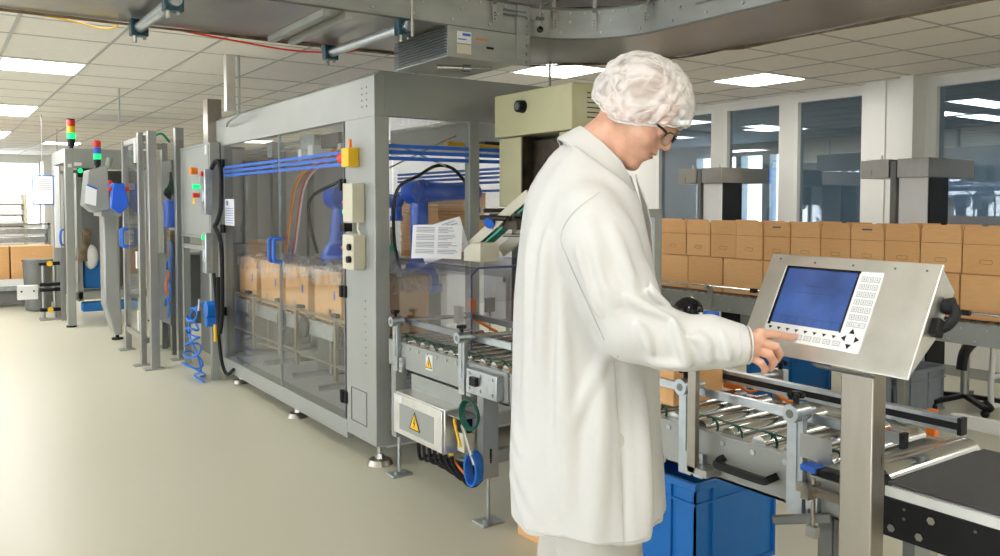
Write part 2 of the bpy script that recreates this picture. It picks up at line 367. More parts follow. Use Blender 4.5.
# ceiling light panels
def light(x0, x1, y0, y1, label, m='lamp', z=CZ):
    t = thing('ceiling_light', label, 'light', ((x0+x1)/2, (y0+y1)/2, z-0.012), 'square light panels in the ceiling')
    part('frame', MB().frame('z', z-0.012, x0, x1, y0, y1, 0.02, 0.012), 'frame_w', t)
    part('diffuser', MB().box(x0+0.02, x1-0.02, y0+0.02, y1-0.02, z-0.009, z-0.003), m, t)
    return t
light(0.48, 1.09, 7.48, 8.17, 'nearest square ceiling light panel at the left of the photo')
light(0.48, 1.09, 11.0, 12.3, 'second ceiling light panel from the front along the left edge')
light(0.48, 1.09, 15.0, 16.5, 'third ceiling light panel from the front along the left edge')
light(4.14, 4.75, 5.23, 5.85, 'ceiling light panel just above the beige labelling machine')
light(5.97, 6.58, 4.62, 5.23, 'ceiling light panel right of the worker, over the stacked cartons')
n = 0
for (x, y) in ((1.75, 17.0), (-1.0, 14.5), (2.3, 19.5), (4.14, 7.7), (4.14, 12.5), (5.97, 7.7), (0.48, 3.8), (-2.6, 3.8), (-2.6, 7.5), (-2.6, 11), (-2.6, 0.2), (0.48, 0.2), (3.2, 0.6), (5.97, -1.0), (4.4, -1.0), (0.48, -2.8), (4.14, -2.8), (-2.6, -2.8)):
    n += 1
    light(x, x+0.61, y, y+0.61, 'ceiling light panel ' + ['hidden behind the packing cell roof, ', 'above the open floor out of view, '][0 if y > 7 and x > 0 else 1] + ['first', 'second', 'third', 'fourth', 'fifth', 'sixth', 'seventh', 'eighth', 'ninth', 'tenth', 'eleventh', 'twelfth', 'thirteenth', 'fourteenth', 'fifteenth', 'sixteenth', 'seventeenth', 'eighteenth'][n-1] + ' of its row')
for (x, y, lb) in ((9.0, 3.0, 'lower light panel glowing behind the right window'), (9.0, 4.3, 'upper light panel glowing behind the right window'), (10.6, 5.0, 'small light panel glowing behind the right window'),
               (9.5, 7.4, 'light panel behind the window above the left steel hood'), (9.3, 9.4, 'light panel behind glass next to the worker\'s nose')):
    t = light(x, x+1.1, y, y+0.35, lb, 'lampfar', CZ-0.03); t['group'] = 'light panels in the room beyond the glass'

# ------------------------------------------------------------------ overhead curved conveyor
t = thing('overhead_conveyor', 'grey bolted overhead conveyor curving across the top of the room', 'conveyor', (2.5, 3.4, 2.35))
def path_pts(side):
    out = []
    if side == 'in': rx = ry = 0.46; x0 = 2.5; y0 = 2.94
    else: rx = 1.10; ry = 1.24; x0 = 2.5; y0 = 2.94
    ys = y0 + ry
    out.append((-4.5, ys)); out.append((-1.5, ys)); out.append((0.5, ys)); out.append((1.6, ys))
    for i in range(17): a = pi/2 - pi/2*i/16; out.append((x0 + rx*cos(a), y0 + ry*sin(a)))
    for y in (2.2, 1.0, -0.5, -3): out.append((x0 + rx, y))
    return out
PI_, PO_ = path_pts('in'), path_pts('out')
def wall_strip(P, z0, z1, th):
    m = MB(); n = len(P)
    Q = []
    for i, p_ in enumerate(P):
        a = Vector(P[max(i-1, 0)]); b = Vector(P[min(i+1, n-1)]); d = (b-a).normalized(); Q.append((p_[0]-d.y*th, p_[1]+d.x*th))
    vs = [(*p_, z0) for p_ in P] + [(*p_, z1) for p_ in P] + [(*q, z1) for q in Q] + [(*q, z0) for q in Q]; fs = []
    for i in range(n-1):
        for k in range(4): a = k*n; b = ((k+1) % 4)*n; fs.append((a+i, a+i+1, b+i+1, b+i))
    fs += [(0, n, 2*n, 3*n), (n-1, 4*n-1, 3*n-1, 2*n-1)]
    return m.poly(vs, fs)
part('side_plate', wall_strip(PI_, 2.35, 2.50, 0.006), 'overh', t)
part('side_plate', wall_strip(PO_, 2.35, 2.50, 0.006), 'overh', t)
m = MB(); n = len(PI_)
m.poly([(*p_, 2.352) for p_ in PI_] + [(*p_, 2.352) for p_ in PO_] + [(*p_, 2.36) for p_ in PI_] + [(*p_, 2.36) for p_ in PO_],
       [(i, n+i, n+i+1, i+1) for i in range(n-1)] + [(2*n+i, 2*n+i+1, 3*n+i+1, 3*n+i) for i in range(n-1)])
part('under_pan', m, 'underpan', t)
m = MB(); m.tube([(*p_, 2.505) for p_ in PI_], 0.007, 6); m.tube([(*p_, 2.353) for p_ in PI_], 0.005, 6); part('edge_rod', m, 'greyd', t)
m = MB()
for k in range(3):
    off = random.uniform(-0.01, 0.01)
    m.tube([(x + 0.01*sin(i*3.1+k), y + 0.012*sin(i*2.3+k*2), 2.343 + 0.006*sin(i*1.7+k)) for i, (x, y) in enumerate(PO_)], 0.004, 5)
part('cable_run', m, 'rust', t, label='thin cables clipped along the outer lower edge')
m = MB(); m.tube(smooth_path([(1.0, 4.2, 2.345), (1.3, 4.215, 2.325), (1.6, 4.22, 2.31), (1.85, 4.2, 2.325), (1.95, 4.18, 2.345)]), 0.005, 6); part('red_cable', m, 'red', t, label='red cable sagging below the edge')
m = MB(); m.tube(smooth_path([(0.35, 4.2, 2.345), (0.55, 4.2, 2.33), (0.68, 4.22, 2.315), (0.74, 4.2, 2.33), (0.72, 4.18, 2.345)]), 0.004, 6); part('yellow_cable', m, 'yellow', t, label='yellow cable loop at the left')
m = MB()
def along(P, s0, s1, step, f):
    d = 0; pts = [Vector(p_) for p_ in P]
    for i in range(len(pts)-1):
        L = (pts[i+1]-pts[i]).length; dr = (pts[i+1]-pts[i]).normalized(); s = s0 + math.ceil(max(0, (d-s0))/step)*step
        while s <= d+L and s <= s1:
            if s >= d: f(pts[i] + dr*(s-d), dr)
            s += step
        d += L
def bl(p_, dr): nrm = Vector((dr.y, -dr.x, 0)); bolt(m, (p_.x, p_.y, 2.485), nrm, 0.0065); 
along(PI_, 5.0, 10.5, 0.075, bl)
def bl2(p_, dr): nrm = Vector((dr.y, -dr.x, 0)); bolt(m, (p_.x, p_.y, 2.385), nrm, 0.007); bolt(m, (p_.x+0.05*dr.x, p_.y+0.05*dr.y, 2.44), nrm, 0.007)
along(PI_, 5.1, 10.5, 0.21, bl2)
part('bolts', m, 'zinc', t)
# cross ribs below the pan and joint plates
m = MB()
for x in (1.44, 1.545): m.bar((x, 3.41, 2.335), (x, 4.12, 2.335), 0.035, 0.03)
part('cross_rib', m, 'overh', t)
m = MB(); m.box(2.44, 2.52, 3.385, 3.395, 2.20, 2.50); 
for z in (2.22, 2.26, 2.3, 2.36, 2.4, 2.44, 2.47): bolt(m, (2.5, 3.385, z), (0, -1, 0), 0.009, 0.012)
part('joint_plate', m, 'overh', t)
m = MB(); m.box(2.36, 2.50, 3.384, 3.392, 2.462, 2.470); m.box(2.36, 2.50, 3.384, 3.392, 2.440, 2.448)
m.box(2.952, 2.958, 2.55, 2.68, 2.455, 2.462); m.box(2.952, 2.958, 2.55, 2.68, 2.43, 2.437); part('slot_plate', m, 'greyd', t)
# stirrup brackets holding the near side, hung from rods
hang = [(2.30, 3.393), (2.66, 3.365), (2.83, 3.25), (2.93, 2.97), (2.955, 2.25), (1.15, 3.39)]
for (x, y) in hang:
    r_ = Vector((x-2.5, y-2.94, 0)) if x > 2.5 and y > 2.94 else Vector((0, 1, 0)) if y > 3 else Vector((1, 0, 0))
    r_.normalize(); b = Vector((x, y, 0)) - r_*0.012
    m = MB(); m.bar(b + Vector((0, 0, 2.40)), b + Vector((0, 0, 2.48)), 0.022, 0.004, up=r_)
    m.bar(b + Vector((0, 0, 2.48)), b + Vector((0, 0, 2.505)) - r_*-0.02, 0.022, 0.004, up=r_)
    m.bar(b + r_*0.02 + Vector((0, 0, 2.50)), b + r_*0.02 + Vector((0, 0, CZ)), 0.018, 0.004, up=r_)
    hb = part('hanger_bracket', m, 'alu', t)
    m = MB()
    for z in (2.41, 2.425, 2.44): bolt(m, b + Vector((0, 0, z)) - r_*0.002, -r_, 0.004, 0.004)
    part('rivet', m, 'greyd', hb)
# drive box hanging below
dbx = thing('drive_unit', 'grey drive box with slotted grille under the overhead conveyor', 'machine', (2.2, 3.4, 2.17))
part('housing', MB().box(2.04, 2.44, 3.392, 3.40, 2.205, 2.351).box(2.04, 2.44, 3.40, 3.93, 2.205, 2.212).box(2.44, 2.448, 3.392, 3.93, 2.205, 2.351), 'overh', dbx)
part('back_box', MB().box(2.06, 2.44, 3.40, 3.93, 2.212, 2.35), 'greyd', dbx)
m = MB()
for k in range(10): z = 2.216 + k*0.0135; m.obb((2.040, 3.40, z), (0.004, 0, 0.003), (0, 0.53, 0), (-0.010, 0, 0.005))
part('grille', m, 'zinc', dbx)
part('sticker', MB().box(2.09, 2.17, 3.389, 3.3915, 2.275, 2.33), 'white', dbx, label='white maker plate')
part('sticker_mark', MB().box(2.12, 2.165, 3.387, 3.389, 2.310, 2.322).box(2.095, 2.14, 3.387, 3.389, 2.290, 2.295), 'bluestrip', dbx)
part('sticker', MB().box(2.09, 2.17, 3.389, 3.3915, 2.225, 2.268), 'boxbeige', dbx, label='beige rating plate')
part('orange_mark', MB().box(2.20, 2.26, 3.388, 3.3915, 2.300, 2.307), 'orange', dbx)
part('slot', MB().box(2.26, 2.30, 3.388, 3.3915, 2.262, 2.272), 'black', dbx)
m = MB(); m.cyl((2.10, 3.60, 2.188), (2.22, 3.55, 2.188), 0.012); m.cyl((2.22, 3.55, 2.185), (2.26, 3.54, 2.185), 0.020, 0.020); m.cyl((2.26, 3.54, 2.19), (2.38, 3.52, 2.20), 0.004)
part('cable_gland', m, 'chrome', dbx)
# cross tubes in dark clamps
def clamp_tube(p, q, label):
    t = thing('roller_tube', label, 'tube', ((p[0]+q[0])/2, (p[1]+q[1])/2, p[2]-0.05))
    part('tube', MB().cyl(p, q, 0.024, n=20), 'zinc', t)
    d = (Vector(q)-Vector(p)).normalized()
    for e, s_ in ((Vector(p), 1), (Vector(q), -1)):
        c = e + d*0.05*s_; b = part('clamp_block', MB().cbox(c, (0.075, 0.05, 0.075)), 'teal', t, 0.004)
        m = MB(); bolt(m, c + Vector((-0.02, -0.01, -0.038)), (0, 0, -1), 0.01, 0.03); bolt(m, c + Vector((0.025, 0.01, -0.038)), (0, 0, -1), 0.008, 0.01); part('clamp_bolt', m, 'chrome', b)
    part('hook', MB().tube(arc((p[0]-0.0, p[1], p[2]+0.03), 0.028, 0, 2*pi, 14, plane='xz'), 0.004, 6), 'chrome', t)
clamp_tube((0.80, 4.09, 2.30), (0.812, 3.40, 2.30), 'left silver tube in dark teal clamps under the overhead conveyor')
clamp_tube((1.755, 4.17, 2.30), (1.785, 3.30, 2.30), 'right silver tube in dark teal clamps beside the drive grille')
solo('stay_rod', MB().cyl((1.79, 3.285, 2.25), (1.79, 3.285, CZ), 0.008), 'chrome', 'thin threaded rod hanging beside the right silver tube', 'rod')
m = thing('limit_stop', 'small black ball knob on a pin over the conveyor bend', 'knob', (2.56, 3.36, 2.36))
part('pin', MB().cyl((2.56, 3.355, 2.40), (2.56, 3.355, 2.56), 0.005), 'chrome', m); part('ball', MB().sph((2.56, 3.355, 2.385), 0.017), 'blackgloss', m); part('collar', MB().cbox((2.56, 3.355, 2.44), (0.04, 0.02, 0.015)).cbox((2.56, 3.355, 2.60), (0.035, 0.03, 0.07)), 'greyd', m)
for (x, y, z, lb) in ((3.05, 3.9, 2.12, 'thin ceiling rod ending at the beige machine'), (1.57, 8.9, 2.3, 'thin ceiling rod above the aluminium guard frame'), (1.35, 13.5, 2.35, 'thin ceiling rod near the far signal lamp'), (1.62, 14.2, 2.25, 'thin ceiling rod behind the signal lamps')):
    solo('ceiling_rod', MB().cyl((x, y, z), (x, y, CZ), 0.008), 'greyl', lb, 'rod')
solo('black_pipe', MB().cyl((2.9, 3.75, 2.60), (3.4, 3.3, 2.60), 0.014), 'black', 'short black pipe lying above the curve of the overhead conveyor', 'pipe')

# ------------------------------------------------------------------ big glazed packing cell
cell = thing('packing_cell', 'long grey framed machine cell glazed with clear doors and blue stripes', 'machine', (3.2, 5.8, 0))
X0, X1, Y0, Y1, ZT = 2.05, 3.92, 4.20, 7.55, 2.25
m = MB(); m.prism([(X0, Y0, 2.0), (X0, Y0, 2.20), (X0+0.05, Y0+0.05, ZT), (X1, Y0+0.05, ZT), (X1, Y1, ZT), (X0+0.05, Y1, ZT), (X0, Y1, 2.20), (X0, Y1, 2.0)][:0] or [(X0, Y0, 2.0), (X0, Y0, 2.22), (X0+0.04, Y0, ZT), (X0+0.06, Y0, ZT), (X0+0.06, Y0, 2.0)], (0, Y1-Y0, 0))
part('side_beam', m, 'greyl', cell)
part('front_beam', MB().box(X0+0.061, X1, Y0, Y0+0.06, 2.0, ZT), 'greyp', cell)
part('rear_beam', MB().box(X1-0.06, X1, Y0+0.06, Y1, 2.0, ZT), 'greyl', cell)
part('roof', MB().box(X0+0.06, X1-0.06, Y0+0.06, Y1, 2.20, 2.205), 'roofglass', cell)
cp = part('corner_post', MB().box(X0, X0+0.09, Y0, Y0+0.40, 0.13, 2.0), 'greyl', cell, 0.004)
m = MB()
for k in range(9): bolt(m, (X0, Y0+0.13, 0.95 - k*0.045), (-1, 0, 0), 0.004, 0.003)
for k in range(4): bolt(m, (X0, Y0+0.10, 2.06 + k*0.035), (-1, 0, 0), 0.005, 0.003); bolt(m, (X0, Y0+0.16, 2.06 + k*0.035), (-1, 0, 0), 0.005, 0.003)
part('rivets', m, 'greyd', cp)
part('cover_plate', MB().frame('x', X0-0.004, Y0+0.12, Y0+0.33, 0.22, 0.42, 0.004, 0.004), 'greyd', cp)
part('rear_post', MB().box(X0, X0+0.09, 7.12, Y1, 0.10, 2.0), 'greyp', cell, 0.004)
part('bottom_rail', MB().box(X0, X0+0.09, Y0+0.40, 7.12, 0.09, 0.20), 'greyl', cell, 0.004)
part('base_plinth', MB().box(X0+0.09, X1, Y0+0.05, Y1, 0.10, 0.19), 'innerl', cell)
part('front_post', MB().box(2.68, 2.745, Y0, Y0+0.06, 0.1, 2.0), 'greyl', cell)
part('front_post', MB().box(X1-0.07, X1, Y0, Y0+0.06, 0.1, 2.0), 'greyl', cell)
part('front_rail', MB().box(X0+0.09, X1, Y0, Y0+0.05, 0.13, 0.2), 'greyl', cell)
part('end_panel', MB().box(X0+0.09, 3.32, Y1-0.04, Y1, 0.19, 2.0), 'innerl', cell)
m = MB(); m.box(2.35, 2.47, Y1-0.07, Y1-0.045, 1.0, 1.9); m.box(2.95, 3.0, Y1-0.1, Y1-0.045, 0.19, 2.0); m.box(2.6, 2.72, Y1-0.12, Y1-0.045, 0.19, 2.0); part('inner_post', m, 'greyp', cell)
part('inner_cabinet', MB().box(2.16, 2.7, Y1-0.25, Y1-0.07, 0.2, 1.16).box(2.16, 2.7, Y1-0.28, Y1-0.25, 1.08, 1.14), 'greyl', cell)
for k in range(2):
    a = [4.63, 5.75][k]; b = [5.74, 7.1][k]
    d = part('door', MB().box(X0+0.005, X0+0.013, a, b, 0.205, 1.995), 'glass', cell)
    part('door_edge', MB().box(X0+0.003, X0+0.015, b-0.006, b, 0.205, 1.995).box(X0+0.003, X0+0.015, a, a+0.006, 0.205, 1.995), 'zinc', d)
    yy = [5.70, 5.80][k]; m = MB(); m.tube(smooth_path([(X0-0.002, yy, 1.10), (X0-0.05, yy, 1.105), (X0-0.055, yy, 1.18), (X0-0.05, yy, 1.255), (X0-0.002, yy, 1.26)], 5), 0.013, 10); part('handle', m, 'bluestrip', d)
    m = MB()
    for z in (0.34, 0.98, 1.62) if k == 0 else (0.6, 1.3, 1.85): m.cbox((X0-0.004, [4.63, 7.1][k], z), (0.02, 0.09, 0.07)); m.cyl((X0-0.015, [4.63, 7.1][k], z-0.035), (X0-0.015, [4.63, 7.1][k], z+0.035), 0.012)
    part('hinge', m, 'black', d)
    for j, z in enumerate((1.815, 1.78, 1.745)): part('blue_stripe', MB().box(X0+0.001, X0+0.0045, a+0.01, b-0.01, z-0.010, z+0.010), 'bluestrip', d)
f = part('front_pane', MB().box(X0+0.09, 2.68, Y0+0.02, Y0+0.028, 1.08, 1.995), 'glass', cell)
f2 = part('front_pane', MB().box(2.745, X1-0.07, Y0+0.02, Y0+0.028, 0.9, 1.995), 'glass', cell)
for z in (1.835, 1.80, 1.765):
    part('blue_stripe', MB().box(X0+0.095, 2.68, Y0+0.015, Y0+0.019, z-0.011, z+0.011), 'bluestrip', f); part('blue_stripe', MB().box(2.745, X1-0.07, Y0+0.015, Y0+0.019, z-0.011, z+0.011), 'bluestrip', f2)
rp = part('rear_pane', MB().box(X1-0.03, X1-0.022, Y0+0.06, Y1, 0.2, 1.995), 'glass', cell); ep = part('end_pane', MB().box(3.32, X1-0.06, Y1-0.03, Y1-0.022, 0.2, 1.995), 'glass', cell)
for z in (1.80, 1.765, 1.73, 1.69, 1.62):
    part('blue_stripe', MB().box(X1-0.034, X1-0.031, Y0+0.3, Y1-0.1, z-0.011, z+0.011), 'bluestrip', rp); part('blue_stripe', MB().box(3.34, X1-0.1, Y1-0.034, Y1-0.031, z-0.011, z+0.011), 'bluestrip', ep)
m = MB(); m.box(X0+0.0, X0+0.004, 6.8, 7.05, 1.33, 1.55); nb = part('notice', m, 'paper', cell, label='white notice sheet on the glass')
m = MB(); [m.box(X0-0.002, X0, 6.82, 7.03, 1.35+k*0.02, 1.354+k*0.02) for k in range(7)]; m.box(X0-0.002, X0, 6.96, 7.0, 1.50, 1.535); part('text_lines', m, 'bluestrip', nb)
for (x, y) in ((2.12, 4.30), (2.12, 5.6), (2.14, 6.95), (3.82, 4.3), (3.82, 7.4)):
    m = MB(); m.cyl((x, y, 0.03), (x, y, 0.11), 0.014); m.cyl((x, y, 0.035), (x, y, 0.06), 0.028, 0.02, n=6)
    ft = part('levelling_foot', m, 'chrome', cell); part('foot_pad', MB().cyl((x, y, 0), (x, y, 0.03), 0.075, 0.062, n=28), 'steel', ft)
# things bolted to the corner post
bx = part('stop_box', MB().box(X0-0.07, X0-0.001, 4.40, 4.50, 1.72, 1.83), 'yellow', cell, 0.006, label='yellow emergency stop box')
part('button', MB().cyl((X0-0.035, 4.50, 1.775), (X0-0.035, 4.56, 1.775), 0.032, 0.036, n=20), 'red', bx); part('plug', MB().cyl((X0-0.035, 4.45, 1.83), (X0-0.035, 4.45, 1.88), 0.01), 'orange', bx)
bx = part('button_box', MB().box(X0-0.08, X0-0.001, 4.33, 4.46, 1.40, 1.625), 'boxbeige', cell, 0.006); 
for z, c in ((1.57, 'black'), (1.515, 'red'), (1.46, 'greenon')): part('button', MB().cyl((X0-0.055, 4.46, z), (X0-0.055, 4.485, z), 0.019, n=16), c, bx)
m = MB(); m.tube(smooth_path([(X0-0.03, 4.36, 1.40), (X0-0.03, 4.36, 1.36), (X0-0.03, 4.33, 1.33), (X0-0.03, 4.36, 1.29)]), 0.008); part('cable', m, 'boxbeige', bx)
bx = part('switch_box', MB().box(X0-0.08, X0-0.001, 4.32, 4.47, 1.13, 1.33), 'boxbeige', cell, 0.006); 
m = MB(); m.cyl((X0-0.05, 4.47, 1.30), (X0-0.05, 4.55, 1.30), 0.012); m.cbox((X0-0.05, 4.48, 1.37), (0.05, 0.06, 0.05)); m.cyl((X0-0.081, 4.36, 1.26), (X0-0.095, 4.36, 1.26), 0.02); m.cyl((X0-0.081, 4.36, 1.19), (X0-0.1, 4.36, 1.19), 0.02); part('key_switch', m, 'black', bx)
part('red_plug', MB().cyl((X0-0.05, 4.47, 1.25), (X0-0.05, 4.53, 1.25), 0.012), 'red', bx); part('green_plug', MB().cyl((X0-0.05, 4.47, 1.2), (X0-0.05, 4.52, 1.2), 0.012), 'green', bx)
# telescopic strut and cables inside, upper gear
m = MB(); m.cyl((X0+0.1, 4.72, 1.45), (X0+0.1, 4.72, 1.98), 0.02); part('strut', m, 'white', cell); part('strut_sleeve', MB().cyl((X0+0.1, 4.66, 1.42), (X0+0.1, 4.66, 1.98), 0.013), 'blue', cell)
m = MB(); m.cyl((2.3, 5.2, 1.97), (2.3, 7.2, 1.97), 0.012); m.cyl((2.3, 5.2, 1.93), (2.3, 7.2, 1.93), 0.012); m.cbox((2.3, 5.7, 1.95), (0.1, 0.25, 0.1)); m.cbox((2.3, 6.5, 1.94), (0.1, 0.12, 0.12)); m.box(2.2, 3.88, 5.0, 5.05, 1.86, 1.90); part('upper_track', m, 'galv', cell)
m = MB(); m.cbox((2.3, 5.3, 1.94), (0.1, 0.3, 0.09)); m.cbox((3.5, 5.1, 1.94), (0.3, 0.1, 0.05)); part('valve_block', m, 'black', cell)
m = MB(); m.cbox((2.25, 5.75, 1.86), (0.08, 0.08, 0.08)); m.cbox((2.25, 5.55, 1.88), (0.08, 0.09, 0.08)); part('connector', m, 'white', cell)
for k, (c, y) in enumerate((('yellow', 5.9), ('red', 5.75), ('white', 5.7), ('orange', 5.95))):
    m = MB(); m.tube(smooth_path([(2.4, y-0.4, 1.9), (2.45, y-0.1, 1.86), (2.6, y+0.9, 1.7), (2.62, y+1.2, 1.2), (2.6, y+1.3, 0.8)]), 0.008, 6); part('hose', m, c, cell, label=c + ' hose')
m = MB(); m.tube(smooth_path([(3.0, 5.0, 1.93), (3.4, 5.02, 1.92), (3.9, 5.0, 1.9)]), 0.02, 6); part('cable_tray', m, 'yellow', cell)
m = MB(); m.cyl((2.35, 4.9, 1.97), (2.75, 4.6, 1.75), 0.006); m.cyl((2.95, 4.8, 1.97), (2.55, 5.0, 1.75), 0.006); part('brace_wire', m, 'greyl', cell)
# conveyor track inside the cell with posts and guide rods
m = MB(); m.box(2.17, 2.20, 4.0, 7.3, 0.60, 0.70); m.box(2.58, 2.61, 4.0, 7.3, 0.60, 0.70); part('carton_track', m, 'galv', cell)
m = MB(); [m.cyl((2.2, 4.05+k*0.1, 0.69), (2.58, 4.05+k*0.1, 0.69), 0.025, n=10) for k in range(33)]; part('rollers', m, 'chrome', cell)
m = MB()
for z in (0.76, 0.46): m.cyl((2.14, 4.75, z), (2.14, 7.15, z), 0.010)
m.cyl((2.30, 5.2, 0.40), (2.14, 6.5, 0.40), 0.01)
for y in (4.97, 5.66, 6.0, 6.6, 7.1): m.box(2.13, 2.15, y-0.018, y+0.018, 0.36, 0.78); 
for y in (5.2, 5.85, 6.45): m.box(2.20, 2.24, y-0.02, y+0.02, 0.36, 0.8)
part('guide_rods', m, 'steel', cell)
m = MB()
for y in (4.95, 5.55, 6.0, 6.7): m.cbox((2.13, y, 0.79), (0.03, 0.08, 0.025)); m.cyl((2.15, y+0.02, 0.64), (2.17, y+0.02, 0.64), 0.075)
part('clamp_lever', m, 'black', cell)
m = MB(); [m.cyl((2.15, y, 0.25), (2.9, y, 0.25), 0.022) for y in (4.9, 5.3, 5.8, 6.4, 6.9)]; m.box(2.9, 2.95, 4.3, 7.3, 0.2, 0.34); part('lower_bar', m, 'zinc', cell)
m = MB(); m.cbox((2.13, 4.72, 0.62), (0.02, 0.05, 0.1)); part('orange_plug', m, 'orange', cell)
part('yellow_tip', MB().cbox((2.17, 4.95, 0.62), (0.03, 0.08, 0.02)), 'yellow', cell)
# blanks stack, inner machinery blocks
m = MB(); [m.box(3.38+random.uniform(-.006, .006), 3.84, 5.78+random.uniform(-.006, .006), 6.42, 1.06+k*0.026, 1.06+k*0.026+0.022) for k in range(21)]
solo('cardboard_blanks', m, 'card2', 'tall stack of flat brown cardboard blanks inside the cell behind the beige machine', 'cardboard')
solo('pallet_stand', MB().box(3.26, 3.86, 4.6, 6.45, 1.0, 1.06).box(3.27, 3.32, 4.62, 4.67, 0.19, 1.0).box(3.76, 3.82, 4.62, 4.67, 0.19, 1.0).box(3.27, 3.32, 6.38, 6.43, 0.19, 1.0).box(3.76, 3.82, 6.38, 6.43, 0.19, 1.0), 'white', 'white table carrying the flat cardboard blanks', 'stand')
t = thing('gripper_rack', 'small grey rack of red and green gripper tools right of the corner post', 'rack', (2.75, 6.0, 0))
part('frame', MB().box(2.95, 3.2, 6.1, 6.35, 0.19, 1.12), 'greyl', t); 
m = MB(); [m.cyl((2.98+k*0.06, 6.15, 1.12), (2.98+k*0.06, 6.15, 1.17), 0.03) for k in range(4)]; part('suction_cups', m, 'green', t)
m = MB(); [m.cyl((2.98+k*0.06, 6.15, 1.17), (2.98+k*0.06, 6.15, 1.32), 0.02) for k in range(4)]; part('cylinders', m, 'rust', t)

# robots
def robot(x, y, zb, lab, reach, zj, base_r=0.13, tilt=0.0, zf=0.19):
    t = thing('robot_arm', lab, 'robot', (x, y, zf))
    part('pedestal', MB().box(x-0.12, x+0.12, y-0.12, y+0.12, zf, zb), 'greyd', t, 0.01)
    m = MB(); m.cyl((x, y, zb), (x, y, zb+0.05), base_r*1.1, n=28); m.cyl((x, y, zb+0.05), (x, y, zb+0.13), base_r*0.95, base_r*0.9, n=28); m.cyl((x, y, zb+0.13), (x, y, zb+0.22), base_r*0.9, base_r*0.55, n=28)
    part('base', m, 'blue', t)
    m = MB(); jx = x + tilt; m.tube(smooth_path([(x, y, zb+0.18), (x+tilt*.4, y, zb+0.3), (jx, y, zj-0.08), (jx, y, zj)], 4), 0.07, 20, radii=None); m.cyl((jx-0.02, y-0.09, zj), (jx-0.02, y+0.09, zj), 0.095, n=28); part('lower_arm', m, 'blue', t, 0.004)
    e = Vector(reach); m = MB(); s_ = Vector((jx, y-0.02, zj)); m.tube([s_, s_ + e*0.3, s_ + e*0.7, s_+e], 0.06, 18, radii=[0.085, 0.075, 0.06, 0.055]); m.sph(s_+e, 0.065); ua = part('upper_arm', m, 'blue', t)
    m = MB(); q = s_+e; m.cyl(q, q + Vector((0, 0, -0.12)), 0.045); m.cyl(q + Vector((0, 0, -0.12)), q + Vector((0, 0, -0.16)), 0.055); part('wrist', m, 'blue', ua)
    m = MB(); m.tube(smooth_path([(x-0.18, y-0.05, zb+0.15), (x-0.24, y-0.05, zb+0.4), (x-0.22, y-0.05, zj), (jx-0.05, y-0.08, zj+0.12), tuple(s_+e*0.3+Vector((0, 0, 0.2))), tuple(s_+e*0.6+Vector((0, 0, 0.18))), tuple(s_+e*0.85+Vector((0, 0, 0.07)))], 8), 0.013, 8)
    part('cable', m, 'rubber', t)
    m = MB(); [bolt(m, (jx-0.02+0.07*cos(a), y-0.09, zj+0.07*sin(a)), (0, -1, 0), 0.008, 0.005) for a in [k*pi/3 for k in range(6)]]; part('bolts', m, 'greyd', t)
robot(3.08, 5.55, 0.84, 'blue robot arm reaching right behind the leaning papers', (0.42, -0.1, 0.0), 1.60, 0.16)
robot(2.62, 6.05, 0.98, 'blue robot arm just left of the grey corner post', (0.50, 0.05, -0.03), 1.56, 0.14, 0.04)
robot(3.75, 8.4, 0.98, 'distant blue robot column seen through the rear pane', (0.2, 0, 0.0), 2.0, 0.1, 0.0, 0.0)

